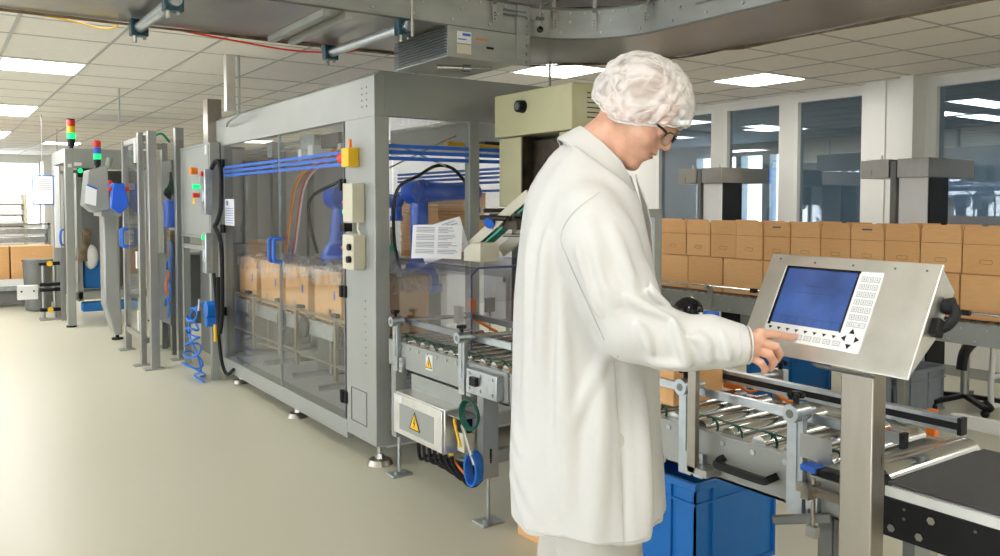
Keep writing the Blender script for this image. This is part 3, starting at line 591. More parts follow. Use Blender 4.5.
# ------------------------------------------------------------------ cartons
def carton(name, label, cat, w, l, h, group, liner=False, flaps=False, matn='card', loc=(0, 0, 0)):
    t = thing(name, label, cat, (0, 0, 0), group)
    bh = h*0.62 if flaps else h
    m = MB(); th = 0.005
    m.box(0, w, 0, l, 0, th); m.box(0, th, 0, l, th, bh); m.box(w-th, w, 0, l, th, bh); m.box(th, w-th, 0, th, th, bh); m.box(th, w-th, l-th, l, th, bh)
    if not flaps and not liner: m.box(0.001, w-0.001, 0.001, l-0.001, bh-0.004, bh)
    part('carton_body', m, matn, t, 0.002)
    if flaps:
        c = 0.03
        for ax in (0, 1):
            fm = MB(); x = 0 if ax == 0 else w-th
            fm.prism([(x, 0.002, bh+0.002), (x, 0.002, h-c), (x, c*0.6, h), (x, l-c*0.6, h), (x, l-0.002, h-c), (x, l-0.002, bh+0.002)], (th, 0, 0)); part('flap', fm, matn, t)
        for y in (0, l-th):
            fm = MB(); fm.prism([(0.006, y, bh), (0.02, y, h-0.01), (w-0.02, y, h-0.01), (w-0.006, y, bh)], (0, th, 0)); part('flap', fm, matn, t)
        part('score_line', MB().box(-0.0008, 0.001, 0.002, l-0.002, bh-0.0015, bh+0.0015), 'cardedge', t)
        # pressed hand-hole outline
        hz = bh*0.42; pts = [(-0.0005, l/2 + 0.035*math.copysign(1, cos(a))*0.6 + 0.015*cos(a), hz + 0.012*sin(a)) for a in [k*2*pi/20 for k in range(20)]]
        part('hand_hole', MB().tube(pts, 0.0014, 5, closed=True), 'cardedge', t)
    else:
        part('tape_seam', MB().box(0.002, w-0.002, l/2-0.0015, l/2+0.0015, bh, bh+0.001), 'cardedge', t) if not liner else None
    if liner:
        n = 44; m = MB(); vs = []
        rows = [(0.012, bh-0.09), (0.016, bh-0.03), (0.014, bh+0.005), (0.004, bh+0.025), (-0.03, bh+0.03), (-0.07, bh+0.0), (-0.11, bh-0.012)]
        for j, (o_, z) in enumerate(rows):
            for i in range(n):
                u = i/n*4; s_ = int(u); q = u - s_
                a, b = w/2+o_, l/2+o_
                px, py = [(-a + 2*a*q, -b), (a, -b + 2*b*q), (a - 2*a*q, b), (-a, b - 2*b*q)][s_]
                jt = 0.010 if j != 1 else 0.004
                vs.append((w/2 + px + random.uniform(-jt, jt)*0.6, l/2 + py + random.uniform(-jt, jt)*0.6, z + random.uniform(-1, 1)*jt*(2.2 if j == 0 else 1)))
        fs = [(j*n+i, j*n+(i+1) % n, (j+1)*n+(i+1) % n, (j+1)*n+i) for j in range(len(rows)-1) for i in range(n)]
        m.poly(vs, fs); part('plastic_liner', m, 'bagfilm', t)
        m = MB(); m.box(-0.001, 0.0, l*0.2, l*0.26, bh*0.45, bh*0.62); part('blue_mark', m, 'bluestrip', t)
    return t
c0 = carton('lined_carton', 'open brown carton with clear liner just right of the grey corner post', 'carton', 0.35, 0.45, 0.34, 'lined cartons inside the cell', liner=True)
c0.location = (2.2, 4.48, 0.716)
for y, lb in ((5.02, 'open brown lined carton directly left of the corner post'), (5.59, 'open brown lined carton in the cell, second left of the corner post'), (6.15, 'open brown lined carton in the cell behind the blue door handles'), (6.71, 'open brown lined carton farthest left in the cell')):
    dup(c0, (2.2, y, 0.716), 0, lb)
CF, RR, Q = 0.568, 0.823, 5.1
def ypx(px, X=5.1): t_ = (px-500)/827; return X*(0.823-0.568*t_)/(0.568+0.823*t_)
tops = [1012, 962, 920, 884, 850, 820, 790, 763, 736, 710, 686, 660, 636]
names = ['rightmost', 'second from the right', 'third from the right', 'fourth from the right', 'fifth from the right', 'sixth from the right', 'seventh from the right', 'eighth from the right', 'fifth from the left', 'fourth from the left', 'third from the left', 'second from the left', 'leftmost'][:]
protoA = None
for i in range(len(tops)-1):
    ya, yb = ypx(tops[i]), ypx(tops[i+1]); L = yb-ya-0.008
    lb = 'upright brown carton, shelf top row, ' + (names[i] if i < 8 else names[i+1])
    c = carton('shelf_carton', lb, 'carton', 0.28, L, 0.285+0.003*(i % 3), 'cartons in the top row of the shelf', flaps=True, matn='card' if i % 2 else 'card2')
    c.location = (5.1 + random.uniform(-0.006, 0.006), ya, 1.09)
    if i in (3, 6): part('stamp', MB().box(-0.002, 0, L*0.35, L*0.65, 0.243, 0.253), 'ink', c, label='small grey printed stamp')
lows = [1040, 960, 905, 860, 820, 790, 763, 723, 688, 655]
nl = ['rightmost, beside the panel', 'second from the right, hidden mostly by the panel', 'third from the right', 'fourth from the right', 'fifth from the right', 'fourth from the left, at the panel edge', 'third from the left', 'second from the left', 'leftmost']
for i in range(len(lows)-1):
    ya, yb = ypx(lows[i]), ypx(lows[i+1]); L = yb-ya-0.01
    c = carton('shelf_carton', 'closed brown carton, shelf bottom row, ' + nl[i], 'carton', 0.28, L, 0.268, 'cartons in the bottom row of the shelf', matn='card2' if i % 2 else 'card')
    c.location = (5.1 + random.uniform(-0.005, 0.005), ya, 0.818)

# shelf conveyor
sh = thing('shelf_conveyor', 'grey bolted roller shelf carrying two rows of brown cartons', 'conveyor', (5.25, 4, 0))
m = MB(); m.box(5.0, 5.02, 1.6, 7.2, 0.68, 0.80); m.box(5.0, 5.06, 1.6, 7.2, 0.80, 0.806); part('front_rail', m, 'greyp', sh)
part('rear_rail', MB().box(5.50, 5.52, 1.6, 7.2, 0.68, 0.80), 'greyp', sh)
m = MB(); [m.cyl((5.02, 1.65+k*0.075, 0.795), (5.5, 1.65+k*0.075, 0.795), 0.02, n=8) for k in range(74)]; part('rollers', m, 'greyd', sh)
m = MB(); [(bolt(m, (5.0, 1.7+k*0.15, 0.775), (-1, 0, 0), 0.008, 0.006), bolt(m, (5.0, 1.77+k*0.15, 0.705), (-1, 0, 0), 0.008, 0.006)) for k in range(36)]; part('bolts', m, 'zinc', sh)
m = MB(); m.cyl((4.95, 1.6, 0.875), (4.95, 7.2, 0.875), 0.008); part('guard_rod', m, 'chrome', sh)
m = MB()
for y in (4.35, 5.45, 2.0): m.box(4.975, 4.998, y-0.02, y+0.02, 0.70, 0.87); m.cyl((4.93, y, 0.87), (4.98, y, 0.87), 0.018)
part('rod_bracket', m, 'greyp', sh)
m = MB()
for y in (2.4, 3.9, 4.9, 5.9): m.cbox((4.94, y, 0.875), (0.025, 0.05, 0.03))
part('rod_clamp', m, 'black', sh)
for (x, y) in ((5.05, 1.9), (5.45, 1.9), (5.45, 3.05), (5.05, 4.7), (5.45, 4.7), (5.05, 6.8), (5.45, 6.8)):
    part('leg', MB().box(x-0.025, x+0.025, y-0.025, y+0.025, 0.012, 0.68).box(x-0.05, x+0.05, y-0.05, y+0.05, 0, 0.012), 'greyp', sh)

# steel hoods on columns behind the cartons
def hood(y, lab):
    t = thing('steel_hood', lab, 'machine', (6.6, y+0.2, 0))
    part('hood_box', MB().box(6.3, 7.0, y, y+0.25, 1.715, 1.865), 'steel', t, 0.004); part('hood_box', MB().box(6.3, 7.0, y+0.32, y+0.56, 1.715, 1.865), 'steel', t, 0.004)
    part('column', MB().box(6.33, 6.62, y+0.02, y+0.25, 0, 1.715), 'white', t, 0.003); part('dark_panel', MB().box(6.34, 6.61, y+0.005, y+0.02, 0, 1.715), 'black', t)
    part('upright', MB().box(6.31, 6.36, y+0.265, y+0.31, 0, 1.85), 'greyd', t)
    m = MB(); [m.cyl((6.34, yy, 1.865), (6.34, yy, 1.90), 0.008) for yy in (y+0.05, y+0.4)]; part('hook', m, 'zinc', t)
hood(3.36, 'wide steel hood on a white and black column before the white pillar'); hood(5.37, 'wide steel hood on a column right of the worker\'s face')

# crates
def crate(lab, m_, x0, x1, y0, y1, h, grp=None, rb=(0.06, 0.33, 0.67, 0.94)):
    t = thing('storage_crate', lab, 'crate', ((x0+x1)/2, (y0+y1)/2, 0), grp); th = 0.008; i = 0.012
    m = MB(); m.box(x0+i, x1-i, y0+i, y1-i, 0, 0.01); m.box(x0+i, x0+i+th, y0+i, y1-i, 0, h); m.box(x1-i-th, x1-i, y0+i, y1-i, 0, h); m.box(x0+i, x1-i, y0+i, y0+i+th, 0, h); m.box(x0+i, x1-i, y1-i-th, y1-i, 0, h)
    part('tub', m, m_, t)
    part('rim', MB().frame('z', h-0.03, x0, x1, y0, y1, 0.022, 0.03), m_, t, 0.004); part('foot_rim', MB().frame('z', 0, x0+0.004, x1-0.004, y0+0.004, y1-0.004, 0.012, 0.02), m_, t)
    m = MB()
    for f_ in rb:
        x = x0 + (x1-x0)*f_; m.box(x-0.006, x+0.006, y0, y0+i, 0.02, h-0.03); y = y0 + (y1-y0)*f_; m.box(x0, x0+i, y-0.006, y+0.006, 0.02, h-0.03)
    m.box(x0, x1, y0+0.002, y0+i, h-0.09, h-0.08); m.box(x0+0.002, x0+i, y0, y1, h-0.09, h-0.08)
    part('ribs', m, m_, t)
crate('big bright blue crate under the roller conveyor beside the coat hem', 'bluecrate', 2.45, 2.96, 2.2, 2.82, 0.40, rb=(0.22, 0.97))
crate('blue crate on the floor below the left edge of the panel', 'bluecrate', 5.28, 5.82, 3.82, 4.25, 0.36, rb=(0.05, 0.9))
crate('grey ribbed crate on the floor right of the steel post', 'greycrate', 5.42, 6.12, 3.10, 3.50, 0.33)
solo('brown_carton', MB().box(2.18, 2.5, 2.80, 3.02, 0, 0.20), 'card', 'low brown carton on the floor behind the coat hem', 'carton', bev=0.003)
for i, (y, w_, h_) in enumerate(((2.05, 0.42, 0.24), (2.55, 0.3, 0.25))):
    c = carton('brown_carton', ['brown carton on the rollers below the worker\'s sleeve, nearer to the panel', 'brown carton on the rollers half hidden behind the coat'][i], 'carton', 0.26, w_, h_, None, liner=False)
    c.location = (2.165, y, 0.782)

# ------------------------------------------------------------------ near roller conveyors
def roller_conveyor(lab, ya, yb, step):
    t = thing('roller_conveyor', lab, 'conveyor', (2.36, (ya+yb)/2, 0))
    part('side_rail', MB().box(2.09, 2.10, ya, yb, 0.61, 0.755).box(2.09, 2.12, ya, yb, 0.61, 0.618).box(2.085, 2.115, ya, yb, 0.752, 0.757), 'greyp', t)
    part('side_rail', MB().box(2.63, 2.64, ya, yb, 0.61, 0.755).box(2.61, 2.64, ya, yb, 0.752, 0.757), 'greyp', t)
    n = int((yb-ya-0.08)/step); 
    for k in range(n+1):
        y = ya+0.05+k*step; r = part('roller', MB().cyl((2.115, y, 0.752), (2.615, y, 0.752), 0.0275, n=20), 'chrome', t)
        part('drive_cord', MB().tube(arc((2.15+0.02*(k % 2), y, 0.752), 0.029, 0, 2*pi, 14, plane='yz'), 0.0035, 5).tube([(2.15+0.02*(k % 2), y+0.0, 0.781), (2.17-0.02*(k % 2), y+step*0.95, 0.781)], 0.003, 5), 'greencord', r)
    m = MB(); [bolt(m, (2.09, ya+0.05+k*step, 0.733), (-1, 0, 0), 0.009, 0.006) for k in range(n+1)]; part('axle_bolts', m, 'zinc', t)
    return t
rA = roller_conveyor('roller conveyor leaving the glazed cell left of the worker', 2.97, 4.12, 0.095)
rB = roller_conveyor('roller conveyor right of the worker leading to the black belt', 1.24, 2.95, 0.118)
def upright(t, y, x=2.07, zt=0.885):
    u = part('upright', MB().box(x-0.004, x, y-0.027, y+0.027, 0.60, zt).box(x, x+0.016, y-0.027, y-0.023, 0.60, zt).box(x, x+0.016, y+0.023, y+0.027, 0.60, zt).box(x-0.008, x-0.004, y-0.008, y+0.008, 0.68, zt-0.02), 'zinc', t)
    part('gusset', MB().box(x+0.0, x+0.018, y-0.075, y-0.036, 0.60, 0.68), 'zinc', u); m = MB(); bolt(m, (x, y-0.055, 0.66), (-1, 0, 0), 0.009); bolt(m, (x, y-0.055, 0.62), (-1, 0, 0), 0.009); part('bolt', m, 'chrome', u)
    part('clamp_ring', MB().cyl((x-0.03, y, zt+0.01), (x+0.04, y, zt+0.01), 0.027, n=20), 'zinc', u); part('clamp_hole', MB().cyl((x-0.031, y, zt+0.01), (x-0.0295, y, zt+0.01), 0.013), 'greyd', u)
    m = MB(); m.cyl((x+0.0, y, zt+0.035), (x, y, zt+0.055), 0.009); m.cyl((x, y, zt+0.055), (x, y, zt+0.072), 0.016, 0.012)
    for k in range(5): a = k*2*pi/5; m.sph((x+0.018*cos(a), y+0.018*sin(a), zt+0.062), 0.009, n=8, m=6)
    part('star_knob', m, 'black', u)
upright(rA, 4.0, zt=0.86); upright(rA, 3.32, zt=0.86); upright(rB, 1.905); upright(rB, 1.478)
m = MB(); m.bar((2.14, 3.0, 0.865), (2.14, 4.1, 0.865), 0.02, 0.03); part('guide_rail', m, 'zinc', rA); m = MB(); m.bar((2.5, 3.0, 0.865), (2.55, 4.1, 0.865), 0.02, 0.03); part('guide_rail', m, 'zinc', rA)
for y in (4.0, 3.32): part('cross_rod', MB().cyl((2.04, y, 0.87), (2.50, y-0.05, 0.875), 0.011), 'alu', rA); part('rod_cap', MB().cbox((2.50, y-0.05, 0.875), (0.035, 0.03, 0.035)), 'black', rA)
m = MB(); m.bar((2.145, 1.2, 0.868), (2.145, 2.9, 0.868), 0.020, 0.026); g1 = part('guide_rail', m, 'zinc', rB); part('end_cap', MB().cbox((2.145, 1.195, 0.866), (0.026, 0.012, 0.042)), 'black', g1)
m = MB(); m.bar((2.455, 1.2, 0.858), (2.455, 2.10, 0.858), 0.03, 0.045); g2 = part('guide_rail', m, 'galv', rB); part('end_cap', MB().cbox((2.455, 1.195, 0.858), (0.034, 0.012, 0.05)), 'black', g2); part('rubber_strip', MB().box(2.437, 2.440, 1.2, 2.10, 0.848, 0.868), 'rubber', g2)
for y in (1.905, 1.478): part('cross_rod', MB().cyl((2.04, y, 0.893), (2.155, y, 0.893), 0.010), 'zinc', rB)
m = MB(); m.bar((2.70, 2.0, 0.62), (2.70, 2.0, 0.865), 0.05, 0.03, up=(1, 0, 0)); m.cyl((2.46, 2.06, 0.845), (2.72, 2.0, 0.845), 0.012); part('rear_upright', m, 'zinc', rB); m = MB(); m.cyl((2.70, 2.0, 0.865), (2.70, 2.0, 0.885), 0.008)
for k in range(5): a = k*2*pi/5; m.sph((2.70+0.018*cos(a), 2.0+0.018*sin(a), 0.89), 0.010, n=8, m=6)
part('star_knob', m, 'black', rB)
part('end_roller', MB().cyl((2.14, 1.265, 0.735), (2.63, 1.265, 0.735), 0.045, n=28), 'chrome', rB)
m = MB(); m.box(2.045, 2.088, 1.60, 1.64, 0.655, 0.69); m.box(2.045, 2.06, 1.60, 1.82, 0.655, 0.68)[:0] if False else None
h = MB(); h.tube(smooth_path([(2.085, 1.755, 0.685), (2.055, 1.755, 0.68), (2.048, 1.73, 0.672), (2.048, 1.58, 0.670), (2.055, 1.56, 0.675), (2.085, 1.555, 0.68)], 5), 0.015, 4); part('grab_handle', h, 'black', rB)
# warning triangle plate
def warn(parent, x, y0, y1, z0, z1, plate=True):
    if plate: part('warning_plate', MB().box(x-0.002, x, y0, y1, z0, z1), 'white', parent, label='white plate with yellow warning triangle')
    yc = (y0+y1)/2; w_ = (y1-y0)*0.46; zb = z0+(z1-z0)*0.12; zt = z1-(z1-z0)*0.1
    part('warning_triangle', MB().prism([(x-0.003, yc-w_, zb), (x-0.003, yc+w_, zb), (x-0.003, yc, zt)], (-0.001, 0, 0)), 'black', parent)
    tt = part('triangle_field', MB().prism([(x-0.0045, yc-w_*0.84, zb+0.06*(zt-zb)), (x-0.0045, yc+w_*0.84, zb+0.06*(zt-zb)), (x-0.0045, yc, zt-0.13*(zt-zb))], (-0.0006, 0, 0)), 'yellow', parent)
    H_ = zt-zb; P_ = [(0.06, 0.66), (-0.10, 0.36), (0.0, 0.36), (-0.05, 0.12), (0.10, 0.42), (0.0, 0.42), (0.10, 0.66)]
    part('flash_symbol', MB().prism([(x-0.0055, yc - a*H_, zb + b*H_) for a, b in P_], (-0.0006, 0, 0)), 'black', parent)
warn(rA, 2.089, 3.63, 3.70, 0.655, 0.735); warn(rA, 2.089, 3.05, 3.11, 0.66, 0.72)
# cover boxes and small gear on conveyor A
m = MB(); m.box(2.05, 2.089, 3.0, 3.25, 0.625, 0.74); part('motor_cover', m, 'galv', rA, 0.004); m = MB(); [bolt(m, (2.05, y, z), (-1, 0, 0), 0.008) for y in (3.03, 3.13, 3.22) for z in (0.65, 0.72)]; part('cover_screws', m, 'zinc', rA)
part('black_plug', MB().cbox((2.04, 3.17, 0.69), (0.02, 0.05, 0.04)), 'black', rA)
m = MB(); m.cbox((2.62, 3.9, 0.93), (0.06, 0.02, 0.08)); m.cyl((2.62, 3.9, 0.78), (2.62, 3.9, 0.9), 0.006); m.cbox((2.3, 3.72, 0.92), (0.03, 0.05, 0.09)); m.cyl((2.3, 3.72, 0.78), (2.3, 3.72, 0.88), 0.006); part('sensor_plate', m, 'alu', rA)
# legs
def leg(t, x, y, ztop=0.61, w_=0.055, m_='greyp', foot='galv'):
    l = part('leg', MB().box(x-w_/2, x+w_/2, y-0.004, y+0.004, 0.22, ztop).box(x-w_/2, x-w_/2+0.006, y, y+0.05, 0.22, ztop).box(x+w_/2-0.006, x+w_/2, y, y+0.05, 0.22, ztop), m_, t)
    part('spindle', MB().cyl((x, y+0.02, 0.02), (x, y+0.02, 0.30), 0.010), 'zinc', l); part('foot_plate', MB().box(x-0.06, x+0.06, y-0.03, y+0.07, 0, 0.012), foot, l, 0.003); m = MB(); bolt(m, (x-0.035, y, 0.012), (0, 0, 1), 0.008, 0.02); part('anchor', m, 'zinc', l)
leg(rA, 2.12, 4.04, w_=0.06); leg(rA, 2.14, 3.18, w_=0.085); leg(rA, 2.6, 4.04); leg(rA, 2.6, 3.18); leg(rB, 2.6, 1.38, m_='greyd'); leg(rB, 2.15, 1.38, w_=0.07, m_='greyd'); leg(rB, 2.6, 2.9)
part('cross_beam', MB().box(2.16, 2.6, 3.19, 3.23, 0.28, 0.34).box(2.16, 2.6, 4.05, 4.09, 0.28, 0.34), 'greyp', rA)
# electrical box
eb = thing('junction_box', 'grey steel electrical box with yellow warning triangle under the conveyor', 'electrical box', (2.05, 3.6, 0.31))
part('box_body', MB().box(1.985, 2.20, 3.34, 3.84, 0.315, 0.53), 'steelpan', eb, 0.006); part('box_door', MB().box(1.972, 1.985, 3.345, 3.835, 0.32, 0.525), 'steelpan', eb, 0.003)
part('door_recess', MB().box(1.9705, 1.9715, 3.42, 3.77, 0.35, 0.48), 'greyl', eb); warn(eb, 1.972, 3.545, 3.665, 0.36, 0.48, plate=False)
part('rating_plate', MB().box(1.970, 1.972, 3.74, 3.82, 0.485, 0.515), 'white', eb); part('mount_bracket', MB().box(2.08, 2.14, 3.34, 3.84, 0.53, 0.61), 'greyp', eb)
m = MB(); [m.cyl((2.06, 3.4+k*0.055, 0.315), (2.06, 3.4+k*0.055, 0.285), 0.012) for k in range(7)]; part('cable_glands', m, 'yellow', eb)
m = MB()
for k in range(7):
    y = 3.4+k*0.055; m.tube(smooth_path([(2.06, y, 0.29), (2.06, y-0.02, 0.24-0.008*k), (2.08, y-0.12, 0.17+0.01*k), (2.12, 3.24, 0.19+0.012*k), (2.14, 3.18, 0.30+0.01*k)]), 0.009, 6)
solo('cable_bundle', m, 'rubber', 'bundle of dark cables drooping under the electrical box', 'cables')
m = MB(); m.tube(smooth_path([(2.07, 3.45, 0.29), (2.08, 3.33, 0.22), (2.1, 3.25, 0.2), (2.12, 3.2, 0.3)]), 0.006, 6); solo('orange_cable', m, 'orange', 'thin orange cable below the electrical box', 'cable')
vb = thing('valve_unit', 'small valve block on a steel bracket beside the electrical box', 'valve', (2.05, 3.26, 0.3))
part('bracket', MB().box(1.99, 2.10, 3.2, 3.36, 0.51, 0.515), 'alu', vb); part('block', MB().box(2.03, 2.09, 3.24, 3.30, 0.34, 0.43), 'boxbeige', vb, 0.004); part('head', MB().box(2.03, 2.08, 3.24, 3.30, 0.43, 0.50), 'black', vb, 0.004)
m = MB(); m.tube(smooth_path([(2.03, 3.27, 0.50), (2.0, 3.27, 0.505), (1.99, 3.25, 0.47), (2.0, 3.22, 0.38)]), 0.007); part('fitting', m, 'yellow', vb); part('silver_tube', MB().cyl((2.02, 3.24, 0.48), (2.05, 3.18, 0.30), 0.010), 'chrome', vb)
m = MB(); [m.tube([(2.04+0.012*k, 3.20+0.05*cos(a)+0.005*k, 0.27+0.075*sin(a)) for a in [j*2*pi/20 for j in range(20)]], 0.006, 6, closed=True) for k in range(5)]; solo('blue_tubing', m, 'bluehose', 'coil of thin blue tubing hanging below the valve block', 'tubing')
m = MB(); [m.tube([(1.965+0.006*k, 3.10+(0.075-0.004*k)*cos(a), 0.56+(0.068-0.003*k)*sin(a)) for a in [j*2*pi/24 for j in range(24)]], 0.004, 6, closed=True) for k in range(4)]; solo('green_cord', m, 'greencord', 'dark green cord coiled on the conveyor upright', 'cord')

# acrylic tunnel over conveyor A
tn = thing('acrylic_tunnel', 'clear smoky acrylic tunnel over the rollers left of the worker', 'guard', (2.4, 3.7, 0.86))
TX0, TX1, TY0, TY1 = 2.12, 2.75, 3.32, 4.16
part('side_sheet', MB().box(TX0, TX0+0.006, TY0, TY1, 0.80, 1.165), 'acrylic', tn); part('top_sheet', MB().box(TX0+0.04, TX1, TY0, TY1, 1.194, 1.20), 'acrylic', tn)
part('bevel_sheet', MB().prism([(TX0, TY0, 1.165), (TX0+0.04, TY0, 1.20), (TX0+0.044, TY0, 1.194), (TX0+0.006, TY0, 1.163)], (0, TY1-TY0, 0)), 'acrylic', tn); part('far_sheet', MB().box(TX1, TX1+0.006, TY0, TY1, 0.80, 1.2), 'acrylic', tn)
m = MB(); m.box(TX0-0.001, TX0+0.007, TY0-0.004, TY0, 0.80, 1.165); m.prism([(TX0, TY0-0.004, 1.163), (TX0+0.04, TY0-0.004, 1.202), (TX0+0.044, TY0-0.004, 1.193), (TX0+0.008, TY0-0.004, 1.161)], (0, 0.004, 0)); m.box(TX0+0.04, TX1, TY0-0.004, TY0, 1.192, 1.202); part('cut_edge', m, 'acredge', tn)
# papers on the tunnel
R_ = Vector((0.823, -0.568, 0)); F_ = Vector((0.568, 0.823, 0))
def sheet(c, w_, h_, tilt, roll, lab, lines=9):
    u = R_*cos(roll) + Vector((0, 0, 1))*sin(roll); v0 = Vector((0, 0, 1))*cos(roll) - R_*sin(roll); v = v0*cos(tilt) + F_*sin(tilt); nn = u.cross(v).normalized()
    if nn.dot(F_) > 0: nn = -nn
    c = Vector(c); o = thing('paper_sheet', lab, 'paper', tuple(c), 'printed sheets leaning on the tunnel')
    m = MB(); N = 8
    vs = []
    for j in range(2):
        for i in range(N+1): s_ = i/N-0.5; b_ = 0.012*(1-4*s_*s_); vs.append(c + u*w_*s_ + v*h_*j + nn*b_)
    vs2 = [p_ - nn*0.001 for p_ in vs]; k = len(vs); m.poly(vs + vs2, [(i, i+1, N+2+i, N+1+i) for i in range(N)] + [(k+N+1+i, k+N+2+i, k+i+1, k+i) for i in range(N)])
    part('page', m, 'paper', o); m = MB()
    for r in range(lines*2):
        if r % 5 == 4: continue
        for s0, s1 in ((-0.42, -0.05), (0.02, random.uniform(0.2, 0.42))): 
            z_ = h_*(0.9 - r*0.8/(lines*2)); m.obb(c + u*w_*s0 + v*z_ + nn*0.0135, u*w_*(s1-s0), v*0.0025, nn*0.0008)
    part('text_lines', m, 'keyline', o)
    return o
sheet((2.245, 3.86, 1.21), 0.27, 0.19, 0.35, -0.02, 'front printed white sheet leaning on the acrylic tunnel'); sheet((2.335, 3.89, 1.215), 0.26, 0.20, 0.3, 0.32, 'tilted printed white sheet behind the front one')
solo('paper_holder', MB().box(2.26, 2.48, 3.97, 3.99, 1.202, 1.33), 'greyl', 'low grey holder behind the leaning printed sheets', 'holder')

# beige labelling machine
lb = thing('labelling_machine', 'beige labelling head with black knob standing behind the worker', 'machine', (2.95, 3.6, 0))
part('upper_housing', MB().box(2.70, 3.05, 3.27, 3.97, 1.885, 2.125), 'beige', lb, 0.006)
part('lower_housing', MB().box(2.72, 3.03, 3.74, 3.95, 1.49, 1.88).box(2.72, 3.03, 3.29, 3.40, 1.49, 1.88).box(2.95, 3.03, 3.40, 3.74, 1.42, 1.88), 'beige', lb, 0.004)
m = MB(); m.box(2.93, 2.95, 3.40, 3.74, 1.45, 1.88); m.prism([(2.80, 3.74, 1.86), (2.80, 3.5, 1.86), (2.80, 3.55, 1.6), (2.80, 3.74, 1.5)], (0.02, 0, 0)); m.cyl((2.78, 3.6, 1.70), (2.95, 3.6, 1.70), 0.035); m.cyl((2.76, 3.6, 1.70), (2.78, 3.6, 1.70), 0.05); m.box(2.74, 2.8, 3.42, 3.5, 1.5, 1.85); m.box(2.725, 2.95, 3.728, 3.739, 1.50, 1.88)
part('mechanism', m, 'mech', lb)
part('label_reel', MB().cyl((2.74, 3.50, 1.62), (2.77, 3.50, 1.62), 0.07, n=24).cyl((2.72, 3.58, 1.50), (2.80, 3.58, 1.50), 0.03), 'rust', lb)
k = part('knob', MB().cyl((2.70, 3.69, 2.04), (2.66, 3.69, 2.04), 0.036, 0.032, n=20), 'black', lb); part('knob_cap', MB().cyl((2.66, 3.69, 2.04), (2.655, 3.69, 2.04), 0.02), 'greyd', k)
m = MB(); [m.box(2.80, 2.96, 3.267, 3.27, 1.95+j*0.025, 1.956+j*0.025) for j in range(6)]; part('vent_slots', m, 'mech', lb)
part('column', MB().box(2.85, 2.95, 3.55, 3.65, 0.02, 1.45).box(2.7, 3.1, 3.4, 3.8, 0, 0.02).box(2.78, 2.84, 3.85, 3.91, 0.02, 1.45), 'greyd', lb)
m = MB(); m.box(2.55, 2.95, 3.5, 3.8, 1.44, 1.455); m.cyl((2.45, 3.7, 1.47), (2.8, 3.65, 1.47), 0.012); m.cyl((2.5, 3.55, 1.43), (2.5, 3.8, 1.43), 0.015); m.cbox((2.6, 3.6, 1.40), (0.12, 0.15, 0.06)); part('head_plate', m, 'mech', lb)
def slant(name, mt, off, w_, h_, a=(2.45, 3.83, 1.28), b=(2.60, 3.50, 1.56)):
    a, b = Vector(a) + Vector(off), Vector(b) + Vector(off); part(name, MB().bar(a, b, w_, h_), mt, lb)
slant('chute_rail', 'boxbeige', (0, 0, 0), 0.02, 0.05); slant('chute_rail', 'boxbeige', (0.16, -0.06, -0.04), 0.02, 0.06); slant('green_belt', 'green', (0.07, -0.02, -0.01), 0.09, 0.012); slant('black_belt', 'black', (0.05, -0.01, 0.01), 0.03, 0.02)
part('chute_box', MB().prism([(2.37, 3.78, 1.20), (2.37, 3.78, 1.26), (2.37, 3.70, 1.30), (2.37, 3.62, 1.30), (2.37, 3.62, 1.20)], (0.12, 0, 0)), 'boxbeige', lb, 0.003)
part('blue_knob', MB().cyl((2.48, 3.70, 1.40), (2.52, 3.72, 1.42), 0.032, n=8), 'bluestrip', lb); part('clamp_lever', MB().cyl((2.5, 3.7, 1.37), (2.62, 3.66, 1.40), 0.01).cyl((2.5, 3.6, 1.34), (2.66, 3.52, 1.34), 0.009), 'chrome', lb)
solo('steel_stand', MB().box(2.95, 3.0, 2.93, 2.98, 0, 1.44).box(2.60, 2.65, 2.93, 2.98, 0, 1.44).frame('z', 1.44, 2.60, 3.0, 2.93, 3.2, 0.04, 0.04), 'greyp', 'square steel stand showing just right of the worker\'s chest', 'stand')

# orange plug and cables on the rollers
m = MB(); m.tube(smooth_path([(2.57, 2.10, 0.80), (2.56, 2.03, 0.79), (2.58, 1.97, 0.815), (2.56, 1.88, 0.79), (2.57, 1.84, 0.785)]), 0.006, 6); solo('sensor_cable', m, 'orange', 'orange sensor cord lying behind the rollers under the hand', 'cord')
solo('orange_plug', MB().cbox((2.57, 2.13, 0.80), (0.03, 0.06, 0.035)), 'orange', 'orange plug beside the sensor cord under the hand', 'plug', bev=0.004)
solo('orange_plug', MB().cbox((2.72, 1.42, 0.77), (0.03, 0.03, 0.11)), 'orange', 'orange plug at the end of the rollers right of the post', 'plug', bev=0.004)
m = MB(); m.tube(smooth_path([(2.6, 4.06, 0.90), (2.6, 4.02, 0.84), (2.62, 3.9, 0.80), (2.6, 3.8, 0.79)]), 0.009, 6); m.cbox((2.6, 4.06, 0.92), (0.03, 0.04, 0.06)); m.tube(arc((2.66, 3.62, 0.83), 0.045, 0, 3, 14, plane='yz'), 0.010, 6); solo('orange_hose', m, 'orange', 'thick orange hose with plug inside the acrylic tunnel', 'hose')

